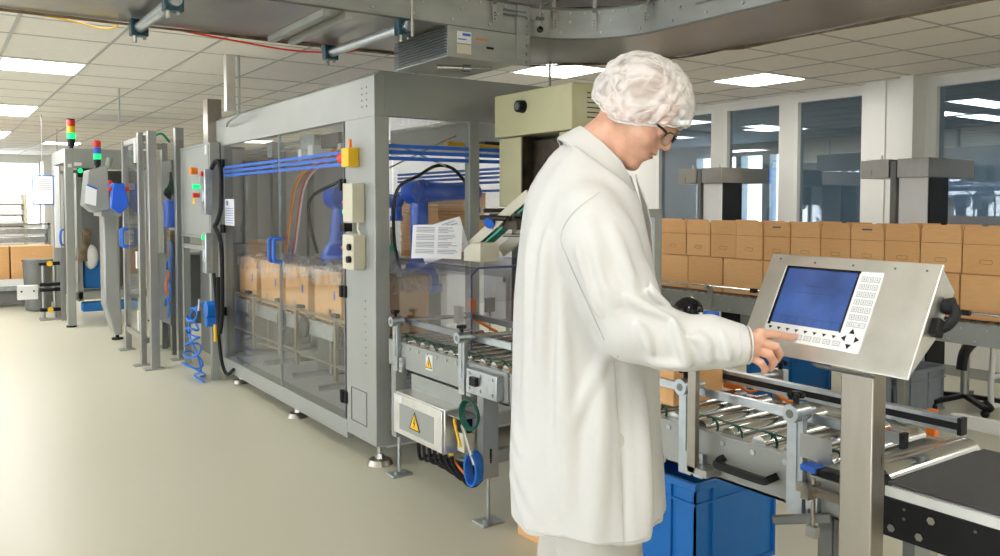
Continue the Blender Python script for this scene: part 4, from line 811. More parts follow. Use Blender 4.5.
# ball lever stand behind the arm
t = thing('lever_stand', 'slim steel post with glossy black ball rising behind the forearm', 'lever', (2.03, 1.87, 0.62))
part('post', MB().box(2.02, 2.04, 1.818, 1.852, 0.63, 1.09), 'steel', t, 0.002); part('foot_arm', MB().box(2.02, 2.088, 1.77, 1.852, 0.628, 0.65), 'alu', t)
part('ball', MB().sph((2.045, 1.875, 1.150), 0.050, n=28, m=18), 'blackgloss', t); part('ball_stem', MB().cyl((2.045, 1.885, 1.10), (2.03, 1.84, 1.06), 0.012).cbox((2.05, 1.82, 1.14), (0.03, 0.03, 0.03)), 'chrome', t); part('blue_clip', MB().cbox((2.06, 1.79, 1.15), (0.02, 0.045, 0.02)), 'bluestrip', t)
# clamp with blue cap near the post
t = thing('sensor_clamp', 'blue capped sensor clamp on a steel rod left of the steel post', 'clamp', (2.03, 1.42, 0.6))
part('blue_cap', MB().box(2.0, 2.05, 1.365, 1.415, 0.755, 0.773), 'bluestrip', t, 0.004); part('black_bar', MB().box(2.0, 2.05, 1.26, 1.363, 0.752, 0.770), 'black', t, 0.003); part('steel_bar', MB().box(2.0, 2.06, 1.2, 1.38, 0.744, 0.751), 'alu', t)
part('rod', MB().cyl((2.03, 1.39, 0.58), (2.03, 1.39, 0.755), 0.006), 'steel', t); part('arm', MB().box(2.02, 2.04, 1.28, 1.44, 0.685, 0.71).box(2.0, 2.06, 1.385, 1.41, 0.675, 0.715), 'steel', t); part('rod_end', MB().cbox((2.03, 1.39, 0.58), (0.02, 0.03, 0.03)), 'alu', t)
part('back_plate', MB().box(2.065, 2.07, 1.36, 1.46, 0.77, 0.84), 'alu', t)
m = MB(); m.bar((2.07, 1.36, 0.62), (2.0, 1.50, 0.585), 0.02, 0.025); part('lever', m, 'greyd', t, 0.003)

# black belt conveyor
bc = thing('belt_conveyor', 'black belt conveyor with black side plate at lower right', 'conveyor', (2.4, 0.3, 0))
part('belt', MB().box(2.105, 2.63, -0.9, 1.215, 0.752, 0.758).box(2.105, 2.63, 1.20, 1.215, 0.70, 0.752), 'belt', bc, 0.002)
part('slider_bed', MB().box(2.10, 2.64, -0.9, 1.20, 0.718, 0.752), 'alu', bc); part('edge_strip', MB().box(2.092, 2.10, -0.9, 1.215, 0.722, 0.748), 'white', bc)
sp = part('side_plate', MB().box(2.09, 2.10, -0.9, 1.23, 0.615, 0.720), 'black', bc, 0.002); part('side_plate', MB().box(2.64, 2.65, -0.9, 1.2, 0.615, 0.75), 'black', bc)
m = MB(); [bolt(m, (2.09, y, z), (-1, 0, 0), 0.011, 0.009) for y, z in ((1.085, 0.695), (1.19, 0.643), (1.115, 0.643))]; part('plate_bolts', m, 'chrome', sp)
m = MB(); [m.cyl((2.09, y, z), (2.0895, y, z), 0.004) for y, z in ((1.16, 0.70), (1.16, 0.675), (0.98, 0.70))]; part('plate_hole', m, 'greyd', sp)
for x in (2.13, 2.6):
    for y in (-0.7, 1.12): part('leg', MB().box(x-0.02, x+0.02, y-0.02, y+0.02, 0, 0.615), 'alu', bc)
part('belt_corner', MB().box(2.60, 2.66, 1.05, 1.10, 0.74, 0.765), 'black', bc)
wbn = thing('white_bench', 'white bench rail showing at the right edge behind the rollers', 'bench', (3.3, 1.0, 0))
part('front_rail', MB().box(3.2, 3.23, 0.2, 1.60, 0.655, 0.705), 'white', wbn, 0.003); part('screw', MB().cyl((3.2, 1.57, 0.68), (3.197, 1.57, 0.68), 0.008), 'greyd', wbn)
for (x, y) in ((3.24, 0.3), (3.7, 0.3), (3.7, 0.75)): part('leg', MB().box(x-0.02, x+0.02, y-0.02, y+0.02, 0, 0.65), 'white', wbn)
part('side_rail', MB().box(3.23, 3.7, 0.28, 0.32, 0.655, 0.705), 'white', wbn)

# ------------------------------------------------------------------ operator panel
uB = Vector((-0.0759, -0.9971, 0)); vB = Vector((0.4463, -0.0340, 0.8943)); nB = uB.cross(vB).normalized(); BL = Vector((1.5725, 1.2813, 1.164))
PW, PH = 0.43, 0.245
pn = thing('operator_panel', 'stainless operator panel with blue screen and keys on a steel post', 'control panel', (1.66, 1.05, 0))
def pp(u, v, n=0): return BL + uB*u + vB*v + nB*n
part('front_plate', MB().obb(pp(0, 0), uB*PW, vB*PH, -nB*0.006), 'steelpan', pn, 0.002)
prof = [(0.241, -0.006), (0.214, -0.068), (0.10, -0.052), (0.012, -0.012), (0.004, -0.006)]
part('housing', MB().prism([pp(0.004, v, n) for v, n in prof], uB*(PW-0.008)), 'steelpan', pn, 0.003)
part('membrane', MB().obb(pp(0.054, 0.033), uB*0.256, vB*0.182, nB*0.0012), 'white', pn)
sc = part('screen', MB().obb(pp(0.066, 0.074, 0.0012), uB*0.185, vB*0.136, nB*0.0012), 'screen', pn)
m = MB(); m.obb(pp(0.060, 0.068, 0.0012), uB*0.006, vB*0.146, nB*0.003); m.obb(pp(0.060, 0.210, 0.0012), uB*0.196, vB*0.005, nB*0.003); m.obb(pp(0.251, 0.072, 0.0012), uB*0.003, vB*0.14, nB*0.002); part('screen_bezel', m, 'blackgloss', pn)
m = MB()
for k in range(9): m.obb(pp(0.066+k*0.0228, 0.074, 0.0026), uB*0.0008, vB*0.018, nB*0.0003)
m.obb(pp(0.066, 0.092, 0.0026), uB*0.185, vB*0.0008, nB*0.0003); m.obb(pp(0.13, 0.168, 0.0026), uB*0.055, vB*0.003, nB*0.0003); m.obb(pp(0.11, 0.152, 0.0026), uB*0.10, vB*0.0012, nB*0.0003); part('screen_graphics', m, 'screenline', sc)
tri = MB()
for k in range(8):
    u = 0.064+k*0.0245; tri.prism([pp(u, 0.0645, 0.0013), pp(u+0.011, 0.0645, 0.0013), pp(u+0.0055, 0.0575, 0.0013)], nB*0.0006)
for (cu, cv, a) in ((0.281, 0.078, 0), (0.281, 0.046, 2), (0.266, 0.062, 1), (0.296, 0.062, 3)):
    ra = a*pi/2; p_ = [(0.0, 0.007), (-0.007, -0.004), (0.007, -0.004)]; tri.prism([pp(cu + x*cos(ra) - y*sin(ra), cv + x*sin(ra) + y*cos(ra), 0.0013) for x, y in p_], nB*0.0006)
part('arrow_marks', tri, 'black', pn)
keys = [(0.072+k*0.0245, 0.042, 0.018, 0.011) for k in range(8)] + [(0.2625+c*0.0155, 0.192-r*0.0175, 0.0125, 0.012) for r in range(6) for c in range(3)] + [(0.2625, 0.0885, 0.0125, 0.011), (0.278, 0.0885, 0.028, 0.011)]
kt = MB(); ko = MB(); kg = MB()
segs = {'1': 'bc', '2': 'abged', '3': 'abgcd', '4': 'fgbc', '5': 'afgcd', '6': 'afgedc', '7': 'abc', '8': 'abcdefg', '9': 'abcdfg', '0': 'abcdef'}
digs = list('00000000') + list('321654987') + ['-', '0', '.'] + list('---------')
for i, (u, v, w_, h_) in enumerate(keys):
    kk = part('key', MB().obb(pp(u, v, 0.0012), uB*w_, vB*h_, nB*0.0008), 'keytop', pn)
    fr = MB(); 
    for a in ((u, v, w_, 0.0007), (u, v+h_-0.0007, w_, 0.0007), (u, v, 0.0007, h_), (u+w_-0.0007, v, 0.0007, h_)): fr.obb(pp(a[0], a[1], 0.002), uB*a[2], vB*a[3], nB*0.0003)
    cu, cv = u+w_/2, v+h_/2; s_ = 0.0016; t_ = 0.0005
    fr.obb(pp(cu-s_, cv-0.0005, 0.002), uB*2*s_, vB*0.001, nB*0.0003)
    if i >= 8: fr.obb(pp(cu-0.0004, cv-0.0025, 0.002), uB*0.0009, vB*0.005, nB*0.0003)
    part('key_print', fr, 'keyline', kk)
m = MB(); [bolt(m, pp(u, v, 0), nB, 0.0025, 0.0015) for u, v in ((0.03, 0.232), (0.13, 0.228), (0.23, 0.228), (0.33, 0.228), (0.4, 0.228))]; part('screws', m, 'greyd', pn)
part('drip_tray', MB().obb(pp(0.20, -0.004, -0.012), uB*0.14, vB*0.004, -nB*0.02), 'greyd', pn)
part('gland', MB().cyl(pp(PW-0.004, 0.175, -0.050), pp(PW+0.012, 0.178, -0.052), 0.016, 0.018).tube(smooth_path([pp(PW+0.010, 0.178, -0.052), pp(PW+0.018, 0.160, -0.055), pp(PW+0.014, 0.135, -0.048), pp(PW+0.002, 0.120, -0.038)], 5), 0.010, 10), 'rubber', pn)
part('latch', MB().obb(pp(PW-0.004, 0.105, -0.02), uB*0.018, vB*0.035, -nB*0.025), 'black', pn, 0.003)
part('post', MB().box(1.645, 1.695, 0.985, 1.062, 0.012, 1.165), 'steel', pn, 0.003); part('base_plate', MB().box(1.55, 1.79, 0.92, 1.14, 0, 0.012), 'steel', pn)

# ------------------------------------------------------------------ left side machines
cb = thing('control_cabinet', 'grey control cabinet with buttons at the left end of the cell', 'cabinet', (2.15, 7.6, 0))
part('cabinet_body', MB().box(1.955, 2.04, 7.14, 8.14, 1.21, 2.03).box(2.04, 2.4, 7.6, 8.14, 1.21, 2.03), 'greyl', cb, 0.004); part('door_seam', MB().frame('x', 1.952, 7.16, 8.12, 1.23, 2.01, 0.004, 0.003), 'greyd', cb)
part('frame_leg', MB().box(1.96, 2.02, 7.16, 7.22, 0, 1.21).box(1.96, 2.02, 8.08, 8.14, 0, 1.21).box(2.3, 2.36, 8.08, 8.14, 0, 1.21).box(1.96, 2.02, 7.22, 8.08, 1.10, 1.14), 'greyl', cb)
part('inner_unit', MB().box(2.1, 2.4, 7.62, 8.05, 0.12, 1.1), 'greyd', cb, 0.01)
for (y, z, c, r) in ((7.55, 1.80, 'orange', 0.03), (7.48, 1.66, 'greenon', 0.02), (7.48, 1.585, 'red', 0.02)): part('button', MB().cyl((1.955, y, z), (1.90, y, z), r, r*1.1, n=16), c, cb)
part('warning_mark', MB().prism([(1.951, 7.60, 1.51), (1.951, 7.70, 1.51), (1.951, 7.65, 1.59)], (-0.002, 0, 0)), 'yellow', cb); part('small_panel', MB().box(1.945, 1.954, 7.28, 7.42, 1.58, 1.78), 'galv', cb)
part('label_strip', MB().box(1.946, 1.953, 7.20, 7.26, 1.93, 2.01), 'white', cb)
for (z0, z1) in ((1.42, 1.80), (0.93, 1.27)):
    q = part('door_switch', MB().box(1.88, 1.945, 7.03, 7.13, z0, z1).box(1.87, 1.95, 7.05, 7.11, z0+0.1, z0+0.2), 'galv', cb, 0.008); part('switch_button', MB().cyl((1.88, 7.08, z1-0.04), (1.865, 7.08, z1-0.04), 0.02), 'red' if z0 > 1.3 else 'greenon', q)
m = MB(); m.tube(smooth_path([(1.93, 7.0, 1.80), (1.95, 6.93, 1.86), (1.97, 6.88, 1.80), (1.97, 6.88, 1.5), (1.95, 6.93, 1.36), (1.95, 7.0, 1.32), (1.96, 6.92, 1.25), (1.97, 6.88, 1.1), (1.97, 6.9, 0.6), (1.96, 6.95, 0.45), (1.97, 7.0, 0.9)]), 0.018, 8); m.tube(smooth_path([(1.95, 7.05, 0.93), (1.96, 7.0, 0.6), (1.97, 6.95, 0.25), (2.0, 6.9, 0.1), (2.03, 6.8, 0.15)]), 0.014, 8); part('black_cable', m, 'rubber', cb)
m = MB(); m.cyl((1.95, 7.02, 0.50), (1.95, 7.02, 0.36), 0.016); part('fitting', m, 'yellow', cb)
h = []
for i in range(110):
    s_ = i/109; a = s_*2*pi*5.5; r = 0.035+0.05*s_*(1 if s_ < 0.85 else 1.2) ; h.append((1.84+r*sin(a)*0.9, 7.33+r*cos(a)*2.4, 0.60-0.56*s_+0.025*sin(a*1.3)))
hz = thing('air_hose', 'bright blue coiled air hose hanging near the floor by the cabinet', 'hose', (1.88, 7.3, 0.05)); part('coil', MB().tube(smooth_path([(1.90, 7.22, 0.66), (1.88, 7.40, 0.60)] + [], 3) + h, 0.0095, 7), 'bluehose', hz); part('tail', MB().tube(smooth_path([(1.90, 7.22, 0.66), (1.86, 7.45, 0.55), (1.86, 7.5, 0.35), (1.86, 7.3, 0.25), (1.86, 7.15, 0.1), (1.87, 7.4, 0.02), (1.87, 7.1, 0.012)]), 0.009, 7), 'bluehose', hz)
part('reel', MB().cyl((1.90, 7.13, 0.62), (1.99, 7.13, 0.62), 0.07, n=24).cyl((1.90, 7.13, 0.52), (1.99, 7.13, 0.52), 0.05, n=24), 'bluehose', hz); part('nozzle', MB().cyl((1.88, 7.26, 0.60), (1.88, 7.24, 0.70), 0.012), 'chrome', hz)
d = thing('steel_duct', 'square steel duct rising from the top of the control cabinet', 'duct', (2.1, 7.4, 2.03)); part('duct', MB().box(1.98, 2.10, 7.28, 7.42, 2.03, 2.41), 'steel', d, 0.003)
d = thing('ceiling_duct', 'bright steel cable duct hanging from the ceiling over the cell', 'duct', (1.93, 6.46, 2.2)); part('duct', MB().box(1.89, 1.96, 6.42, 6.49, 2.22, CZ), 'steelpan', d, 0.003); part('conduit', MB().cyl((1.99, 6.43, 2.24), (1.99, 6.43, CZ), 0.01).tube(smooth_path([(1.99, 6.43, 2.24), (1.99, 6.47, 2.2), (1.99, 6.7, 2.17), (2.03, 6.9, 2.15)]), 0.010), 'greyl', d)
# aluminium guard frame
gf = thing('guard_frame', 'tall aluminium guard frame with clear panels and blue handle', 'guard', (1.8, 8.4, 0))
for (x, y, w_, h_) in ((1.67, 7.98, 0.075, 2.17), (1.62, 8.22, 0.05, 2.17), (1.99, 8.33, 0.08, 2.24), (1.67, 9.22, 0.06, 2.15), (2.05, 9.2, 0.06, 2.15)):
    q = part('post', MB().box(x-w_/2, x+w_/2, y-w_/2, y+w_/2, 0.012, h_), 'alu', gf, 0.004); part('foot_plate', MB().box(x-w_/2-0.06, x+w_/2+0.03, y-w_/2-0.03, y+w_/2+0.03, 0, 0.012), 'greyl', q)
part('panel', MB().box(1.655, 1.665, 8.26, 9.19, 0.25, 2.10), 'glass', gf); part('panel', MB().box(1.71, 1.95, 8.0, 8.01, 0.15, 2.10), 'glass', gf)
part('rail', MB().box(1.65, 1.69, 8.26, 9.19, 2.10, 2.15).box(1.65, 1.69, 8.26, 9.19, 0.2, 0.25).box(1.68, 2.02, 9.18, 9.24, 2.08, 2.14), 'alu', gf)
m = MB(); m.tube(smooth_path([(1.65, 9.1, 1.08), (1.60, 9.1, 1.09), (1.595, 9.1, 1.17), (1.60, 9.1, 1.25), (1.65, 9.1, 1.26)], 5), 0.014, 8); m.tube(smooth_path([(1.65, 9.0, 1.08), (1.60, 9.0, 1.09), (1.595, 9.0, 1.17), (1.60, 9.0, 1.25), (1.65, 9.0, 1.26)], 5), 0.014, 8); part('handle', m, 'bluestrip', gf)
m = MB(); m.cbox((1.63, 8.4, 2.0), (0.05, 0.06, 0.2)); m.cbox((1.63, 8.4, 0.98), (0.05, 0.06, 0.16)); m.cbox((1.63, 8.4, 0.4), (0.04, 0.05, 0.2)); part('door_switch', m, 'white', gf)
m = MB(); m.tube(smooth_path([(1.7, 9.1, 2.08), (1.72, 8.7, 2.16), (1.75, 8.4, 2.18), (1.72, 8.2, 2.12)]), 0.02, 8); part('white_tube', m, 'white', gf); m = MB(); m.tube(smooth_path([(1.74, 8.2, 2.14), (1.82, 8.25, 2.17), (1.9, 8.3, 2.1)]), 0.012, 8); part('green_hose', m, 'green', gf)
# machinery between the posts
iu = thing('sealing_unit', 'dark sealing machine with hoses behind the aluminium posts', 'machine', (2.15, 8.9, 0))
part('body', MB().box(1.95, 2.5, 8.6, 9.1, 0.3, 1.0).box(2.0, 2.4, 8.7, 9.1, 1.5, 1.95), 'greyd', iu, 0.01); part('blue_motor', MB().box(1.9, 2.1, 8.45, 8.6, 1.28, 1.55), 'blue', iu, 0.015); part('brown_block', MB().box(1.92, 2.1, 8.47, 8.6, 1.0, 1.25), 'rust', iu, 0.01)
m = MB(); [m.tube(smooth_path([(1.95, 8.5, 1.7+0.03*k), (1.88+0.02*k, 8.45, 1.62), (1.95, 8.5, 1.55+0.02*k)]), 0.01, 6) for k in range(5)]; part('black_hoses', m, 'rubber', iu); m = MB(); [m.tube([(1.9+0.01*k, 8.5+0.09*cos(a), 0.5+0.18*k+0.1*sin(a)) for a in [j*2*pi/18 for j in range(15)]], 0.012, 6) for k in range(4)]; part('blue_hoses', m, 'bluehose', iu); part('orange_hose', MB().tube(smooth_path([(1.9, 8.4, 0.85), (1.88, 8.45, 0.7), (1.92, 8.5, 0.6)]), 0.012, 6), 'orange', iu)
part('legs', MB().box(1.97, 2.02, 8.62, 8.67, 0, 0.3).box(2.43, 2.48, 8.62, 8.67, 0, 0.3).box(1.97, 2.02, 9.03, 9.08, 0, 0.3), 'greyd', iu)
# pendant panel on pedestal
pd = thing('pendant_panel', 'beige grey machine terminal on a curved pedestal, far left', 'control panel', (1.6, 10, 0))
part('terminal_box', MB().prism([(1.33, 9.50, 1.50), (1.37, 9.50, 1.86), (1.55, 9.50, 1.92), (1.57, 9.50, 1.45), (1.42, 9.50, 1.42)], (0, 0.35, 0)), 'greyl', pd, 0.01); pg = part('paper_pocket', MB().prism([(1.325, 9.48, 1.52), (1.345, 9.48, 1.70), (1.44, 9.48, 1.66), (1.43, 9.48, 1.49)], (0, -0.01, 0)), 'paper', pd)
part('pocket_edge', MB().prism([(1.345, 9.468, 1.70), (1.348, 9.468, 1.715), (1.443, 9.468, 1.675), (1.44, 9.468, 1.66)], (0, -0.004, 0)), 'bluestrip', pg)
part('pedestal', MB().prism([(1.56, 9.9, 1.45), (1.70, 9.9, 1.45), (1.74, 9.9, 0.06), (1.66, 9.9, 0.06), (1.56, 9.9, 0.40)], (0, 0.25, 0)), 'greyl', pd, 0.02); part('arm', MB().box(1.5, 1.7, 9.6, 10.1, 1.38, 1.45).cyl((1.58, 9.65, 1.9), (1.6, 9.65, 2.0), 0.03), 'greyl', pd)
part('foot', MB().cyl((1.70, 10.0, 0.02), (1.70, 10.0, 0.07), 0.02).cyl((1.70, 10.0, 0), (1.70, 10.0, 0.02), 0.06), 'black', pd); m = MB(); m.cyl((1.57, 9.5, 1.74), (1.57, 9.46, 1.74), 0.02); part('red_button', m, 'red', pd)
t = thing('blue_pouch', 'blue pouch with pointed bottom hanging by the far terminal', 'pouch', (1.58, 9.0, 1.4)); part('pouch', MB().prism([(1.49, 9.0, 1.47), (1.51, 9.0, 1.72), (1.62, 9.0, 1.72), (1.665, 9.0, 1.50), (1.58, 9.0, 1.41)], (0, 0.07, 0)), 'blue', t, 0.012)
m = MB(); m.cyl((1.50, 9.03, 1.66), (1.475, 9.03, 1.66), 0.022); m.cyl((1.64, 9.03, 1.66), (1.665, 9.03, 1.66), 0.022); part('red_knob', m, 'red', t); part('strap', MB().box(1.54, 1.56, 9.07, 9.50, 1.69, 1.71), 'blue', t)
# gantry
ga = thing('packing_gantry', 'grey gantry machine with dark interior beneath the signal lamps', 'machine', (1.9, 11.8, 0))
part('post', MB().box(1.37, 1.46, 11.28, 11.38, 0.02, 2.19), 'greyp', ga, 0.004); part('post', MB().box(2.3, 2.4, 11.28, 11.38, 0.02, 2.19), 'greyp', ga); part('foot', MB().cyl((1.41, 11.33, 0), (1.41, 11.33, 0.02), 0.06).cyl((2.35, 11.33, 0), (2.35, 11.33, 0.02), 0.06), 'black', ga); part('top_beam', MB().box(1.46, 2.3, 11.28, 11.38, 1.95, 2.19).box(1.37, 2.4, 11.38, 12.6, 2.02, 2.19), 'greyp', ga, 0.004)
part('label', MB().box(1.40, 1.44, 11.27, 11.279, 1.96, 2.0).box(1.47, 1.55, 11.27, 11.279, 1.98, 2.02), 'white', ga); part('display', MB().box(1.5, 1.68, 11.25, 11.279, 1.84, 1.95), 'black', ga); part('status_lamp', MB().cyl((1.53, 11.25, 1.92), (1.53, 11.24, 1.92), 0.03), 'greenon', ga)
part('interior', MB().box(1.50, 2.3, 11.9, 12.6, 0.3, 1.95), 'greyd', ga); part('interior_parts', MB().box(1.5, 1.56, 11.4, 11.6, 0.3, 1.9).box(1.9, 2.0, 11.5, 11.8, 0.2, 1.6).box(1.5, 2.2, 11.5, 11.9, 1.7, 1.78).box(1.46, 2.3, 11.4, 11.9, 0.32, 0.42), 'greyp', ga, 0.005)
part('blue_part', MB().box(1.58, 1.8, 11.5, 11.7, 0.45, 0.8).box(1.55, 2.2, 11.45, 11.6, 0.16, 0.28), 'bluecrate', ga, 0.02); m = MB(); m.sph((1.66, 11.45, 0.85), 0.12, (0.7, 0.6, 1.3)); part('plastic_bag', m, 'white', ga); part('brown_drum', MB().cyl((1.56, 11.45, 0.8), (1.60, 11.5, 1.2), 0.08), 'rust', ga)
part('rear_leg', MB().box(1.37, 1.46, 12.5, 12.6, 0, 2.02).box(2.3, 2.4, 12.5, 12.6, 0, 2.02), 'greyp', ga)
def tower(x, y, z, cols, lab, s_=1.0):
    t = thing('signal_lamp', lab, 'signal lamp', (x, y, z), 'stacked signal lamps'); r = 0.045*s_; h_ = 0.075*s_
    part('base', MB().cyl((x, y, z), (x, y, z+0.03), r*0.5).cyl((x, y, z+0.03), (x, y, z+0.11*s_), r*0.85, r*0.95, n=16), 'black', t)
    for k, c in enumerate(cols): part('lens', MB().cyl((x, y, z+0.11*s_+k*h_), (x, y, z+0.11*s_+(k+1)*h_-0.004), r, n=20), c, t, label={'greenon': 'lit green lens', 'yellow': 'yellow lens', 'red': 'dark red lens', 'bluestrip': 'blue lens'}[c])
    part('cap', MB().cyl((x, y, z+0.11*s_+len(cols)*h_-0.004), (x, y, z+0.12*s_+len(cols)*h_), r, r*0.8), 'black' if cols[1] == 'yellow' else 'red', t)
tower(1.45, 11.33, 2.19, ('greenon', 'yellow', 'red'), 'signal lamp with red, yellow and lit green lenses', 1.05)
tower(1.47, 9.6, 1.885, ('greenon', 'bluestrip', 'red'), 'signal lamp with red, blue and lit green lenses', 0.85)
# far left: clip boards, stand, cartons, rack, low conveyor
t = thing('clipboard_post', 'pale post beside the gantry carrying a blue door handle', 'post', (1.38, 12.0, 0)); part('post', MB().box(1.33, 1.39, 12.0, 12.06, 0.95, 2.0), 'white', t, 0.003); part('arm', MB().box(1.38, 1.44, 12.02, 12.05, 0, 0.95).box(1.33, 1.44, 12.02, 12.05, 1.9, 1.94), 'alu', t)
part('handle', MB().tube(smooth_path([(1.42, 12.0, 0.98), (1.39, 11.96, 1.0), (1.38, 11.95, 1.08), (1.39, 11.96, 1.16), (1.42, 12.0, 1.18)], 5), 0.014, 8), 'bluestrip', t)
t = thing('notice_board', 'white sheet in a blue edged holder hanging at far left', 'notice', (1.2, 12.0, 1.5)); part('backing', MB().box(1.08, 1.325, 12.0, 12.02, 1.50, 1.88), 'bluestrip', t); pg = part('page', MB().box(1.09, 1.31, 11.99, 12.0, 1.515, 1.865), 'paper', t); m = MB(); [m.box(1.11, 1.29, 11.987, 11.99, 1.70+j*0.025, 1.705+j*0.025) for j in range(6)]; part('text_lines', m, 'keyline', pg)
part('hanger', MB().box(1.30, 1.34, 12.0, 12.02, 1.86, 1.88).cyl((1.2, 12.01, 1.88), (1.2, 12.01, CZ), 0.005), 'alu', t)
t = thing('clamp_stand', 'pair of rods with black clamps and yellow dots at far left', 'stand', (1.27, 12.2, 0)); m = MB(); m.cyl((1.20, 12.2, 0.03), (1.20, 12.2, 0.75), 0.02); m.cyl((1.33, 12.2, 0.03), (1.33, 12.2, 0.75), 0.02); part('rods', m, 'alu', t); part('foot', MB().box(1.15, 1.38, 12.12, 12.28, 0, 0.03), 'alu', t)
for z in (0.74, 0.47, 0.40, 0.14): q = part('clamp', MB().cbox((1.27, 12.17, z), (0.24, 0.08, 0.045)), 'black', t, 0.004); 
m = MB(); [m.cyl((1.27, 12.13, z), (1.27, 12.12, z), 0.035) for z in (0.74, 0.14)]; part('yellow_dot', m, 'yellow', t); part('white_plate', MB().box(0.90, 1.14, 12.18, 12.2, 0.28, 0.47), 'white', t, 0.02); part('plate_arm', MB().box(1.1, 1.2, 12.19, 12.22, 0.40, 0.46), 'alu', t); m = MB(); [m.cyl((x, 12.18, 0.39), (x, 12.17, 0.39), 0.012) for x in (0.95, 1.09)]; part('plate_hole', m, 'black', t)
lc = thing('low_conveyor', 'low pale conveyor with white rail at the far left edge', 'conveyor', (0.2, 14, 0)); part('rail', MB().box(-2.5, 1.35, 13.9, 13.95, 0.32, 0.42), 'white', lc, 0.004); part('bed', MB().box(-2.5, 1.5, 13.95, 14.8, 0.25, 0.38), 'galv', lc); part('under_frame', MB().box(-2.5, 1.5, 14.0, 14.1, 0.05, 0.25), 'greyd', lc)
for x in (-2.3, 0.2, 1.4): part('leg', MB().box(x-0.03, x+0.03, 13.96, 14.02, 0, 0.25), 'greyp', lc)
for i, (x, w_) in enumerate(((-0.75, 0.6), (-0.12, 0.6), (0.50, 0.45), (0.97, 0.55))):
    solo('large_carton', MB().box(x, x+w_, 14.05, 14.6, 0.38, 0.89), 'card' if i % 2 else 'card2', ['large brown carton on the low far conveyor, just outside the left edge', 'large brown carton next outside the left edge on the low conveyor', 'large brown carton at the far left edge of the photo', 'large brown carton on the low conveyor beside the clamp stand'][i], 'carton', 'large cartons on the low far conveyor', bev=0.004)
t = thing('grey_drum', 'round grey bin behind the clamp stand', 'bin', (1.2, 13.3, 0)); part('drum', MB().cyl((1.25, 13.4, 0.02), (1.25, 13.4, 0.72), 0.16, 0.19, n=28), 'greyd', t); part('rim', MB().cyl((1.25, 13.4, 0.70), (1.25, 13.4, 0.73), 0.20, n=28), 'greyd', t)
rk = thing('tray_rack', 'tall metal rack full of pale trays at the far left', 'rack', (1.1, 17.3, 0)); m = MB(); [m.box(x-0.025, x+0.025, y-0.025, y+0.025, 0, 1.70) for x in (0.0, 0.72, 1.42) for y in (17.0, 17.6)]; m.box(0, 1.42, 16.98, 17.02, 1.66, 1.7); part('frame', m, 'boxbeige', rk)
for j in range(7):
    part('shelf', MB().box(0.0, 1.42, 17.0, 17.6, 0.35+j*0.19, 0.37+j*0.19), 'rust', rk); part('tray', MB().box(0.05, 1.38, 17.02, 17.55, 0.37+j*0.19, 0.46+j*0.19), 'white', rk, 0.01)
rk = thing('wire_rack', 'lower rack with glassy trays in front of the tall one', 'rack', (1.4, 15.8, 0)); part('frame', MB().box(0.6, 1.68, 15.8, 15.84, 1.16, 1.2).box(1.64, 1.68, 15.8, 16.3, 0, 1.2).box(0.6, 0.64, 15.8, 16.3, 0, 1.2), 'greyp', rk)
for j in range(4): part('tray', MB().box(0.66, 1.62, 15.82, 16.2, 0.6+j*0.14, 0.69+j*0.14), 'galv', rk, 0.01); 
part('shelves', MB().box(0.64, 1.64, 15.82, 16.25, 0.40, 0.42).box(0.64, 1.64, 15.82, 16.25, 0.56, 0.58), 'greyp', rk)

# ------------------------------------------------------------------ far right: stool and walker leg
t = thing('office_chair', 'black swivel chair partly hidden behind the panel at right', 'chair', (6.5, 3.0, 0))
m = MB(); m.tube(smooth_path([(6.10, 3.06, 0.34), (6.14, 3.06, 0.46), (6.26, 3.04, 0.54), (6.42, 3.02, 0.56)]), 0.035, 10); m.tube(smooth_path([(6.50, 2.98, 0.56), (6.62, 2.96, 0.52), (6.66, 2.96, 0.42)]), 0.03, 10); part('armrest', m, 'rubber', t); part('seat', MB().box(6.2, 6.62, 3.03, 3.40, 0.56, 0.62), 'rubber', t, 0.02)
part('column', MB().cyl((6.40, 3.18, 0.10), (6.40, 3.18, 0.56), 0.03), 'alu', t); m = MB(); [m.bar((6.40, 3.18, 0.1), (6.40+0.28*cos(a), 3.18+0.28*sin(a), 0.07), 0.04, 0.03) for a in [k*2*pi/5+0.3 for k in range(5)]]; part('base_star', m, 'black', t); m = MB(); [m.sph((6.40+0.28*cos(a), 3.18+0.28*sin(a), 0.03), 0.03, n=10, m=8) for a in [k*2*pi/5+0.3 for k in range(5)]]; part('caster', m, 'black', t)
t.location.x -= 0.15; t.location.y -= 0.15
t = thing('white_trestle', 'white bent tube leg with black feet at the right edge', 'trestle', (6.5, 2.7, 0)); m = MB(); m.tube(smooth_path([(6.35, 2.86, 0.86), (6.30, 2.86, 0.45), (6.24, 2.84, 0.10), (6.28, 2.80, 0.06), (6.6, 2.5, 0.05)]), 0.02, 10); m.cyl((6.27, 2.86, 0.26), (6.62, 2.72, 0.28), 0.018); m.cyl((6.62, 2.72, 0.05), (6.62, 2.72, 0.86), 0.02); part('tube', m, 'white', t); m = MB(); m.sph((6.235, 2.86, 0.05), 0.045, (1, 1, 1)); m.sph((6.62, 2.50, 0.04), 0.04); m.sph((6.62, 2.72, 0.04), 0.04); part('foot', m, 'rubber', t)
part('top', MB().box(6.2, 6.9, 2.3, 2.9, 0.84, 0.86).cyl((6.85, 2.35, 0), (6.85, 2.35, 0.84), 0.02), 'white', t)
# bits lying on the window sill line behind the cartons
solo('sill_bench', MB().box(6.95, 7.36, 4.6, 7.4, 0.0, 1.18), 'greyd', 'dark low cupboard along the window wall behind the cartons', 'cupboard', bev=0.006)

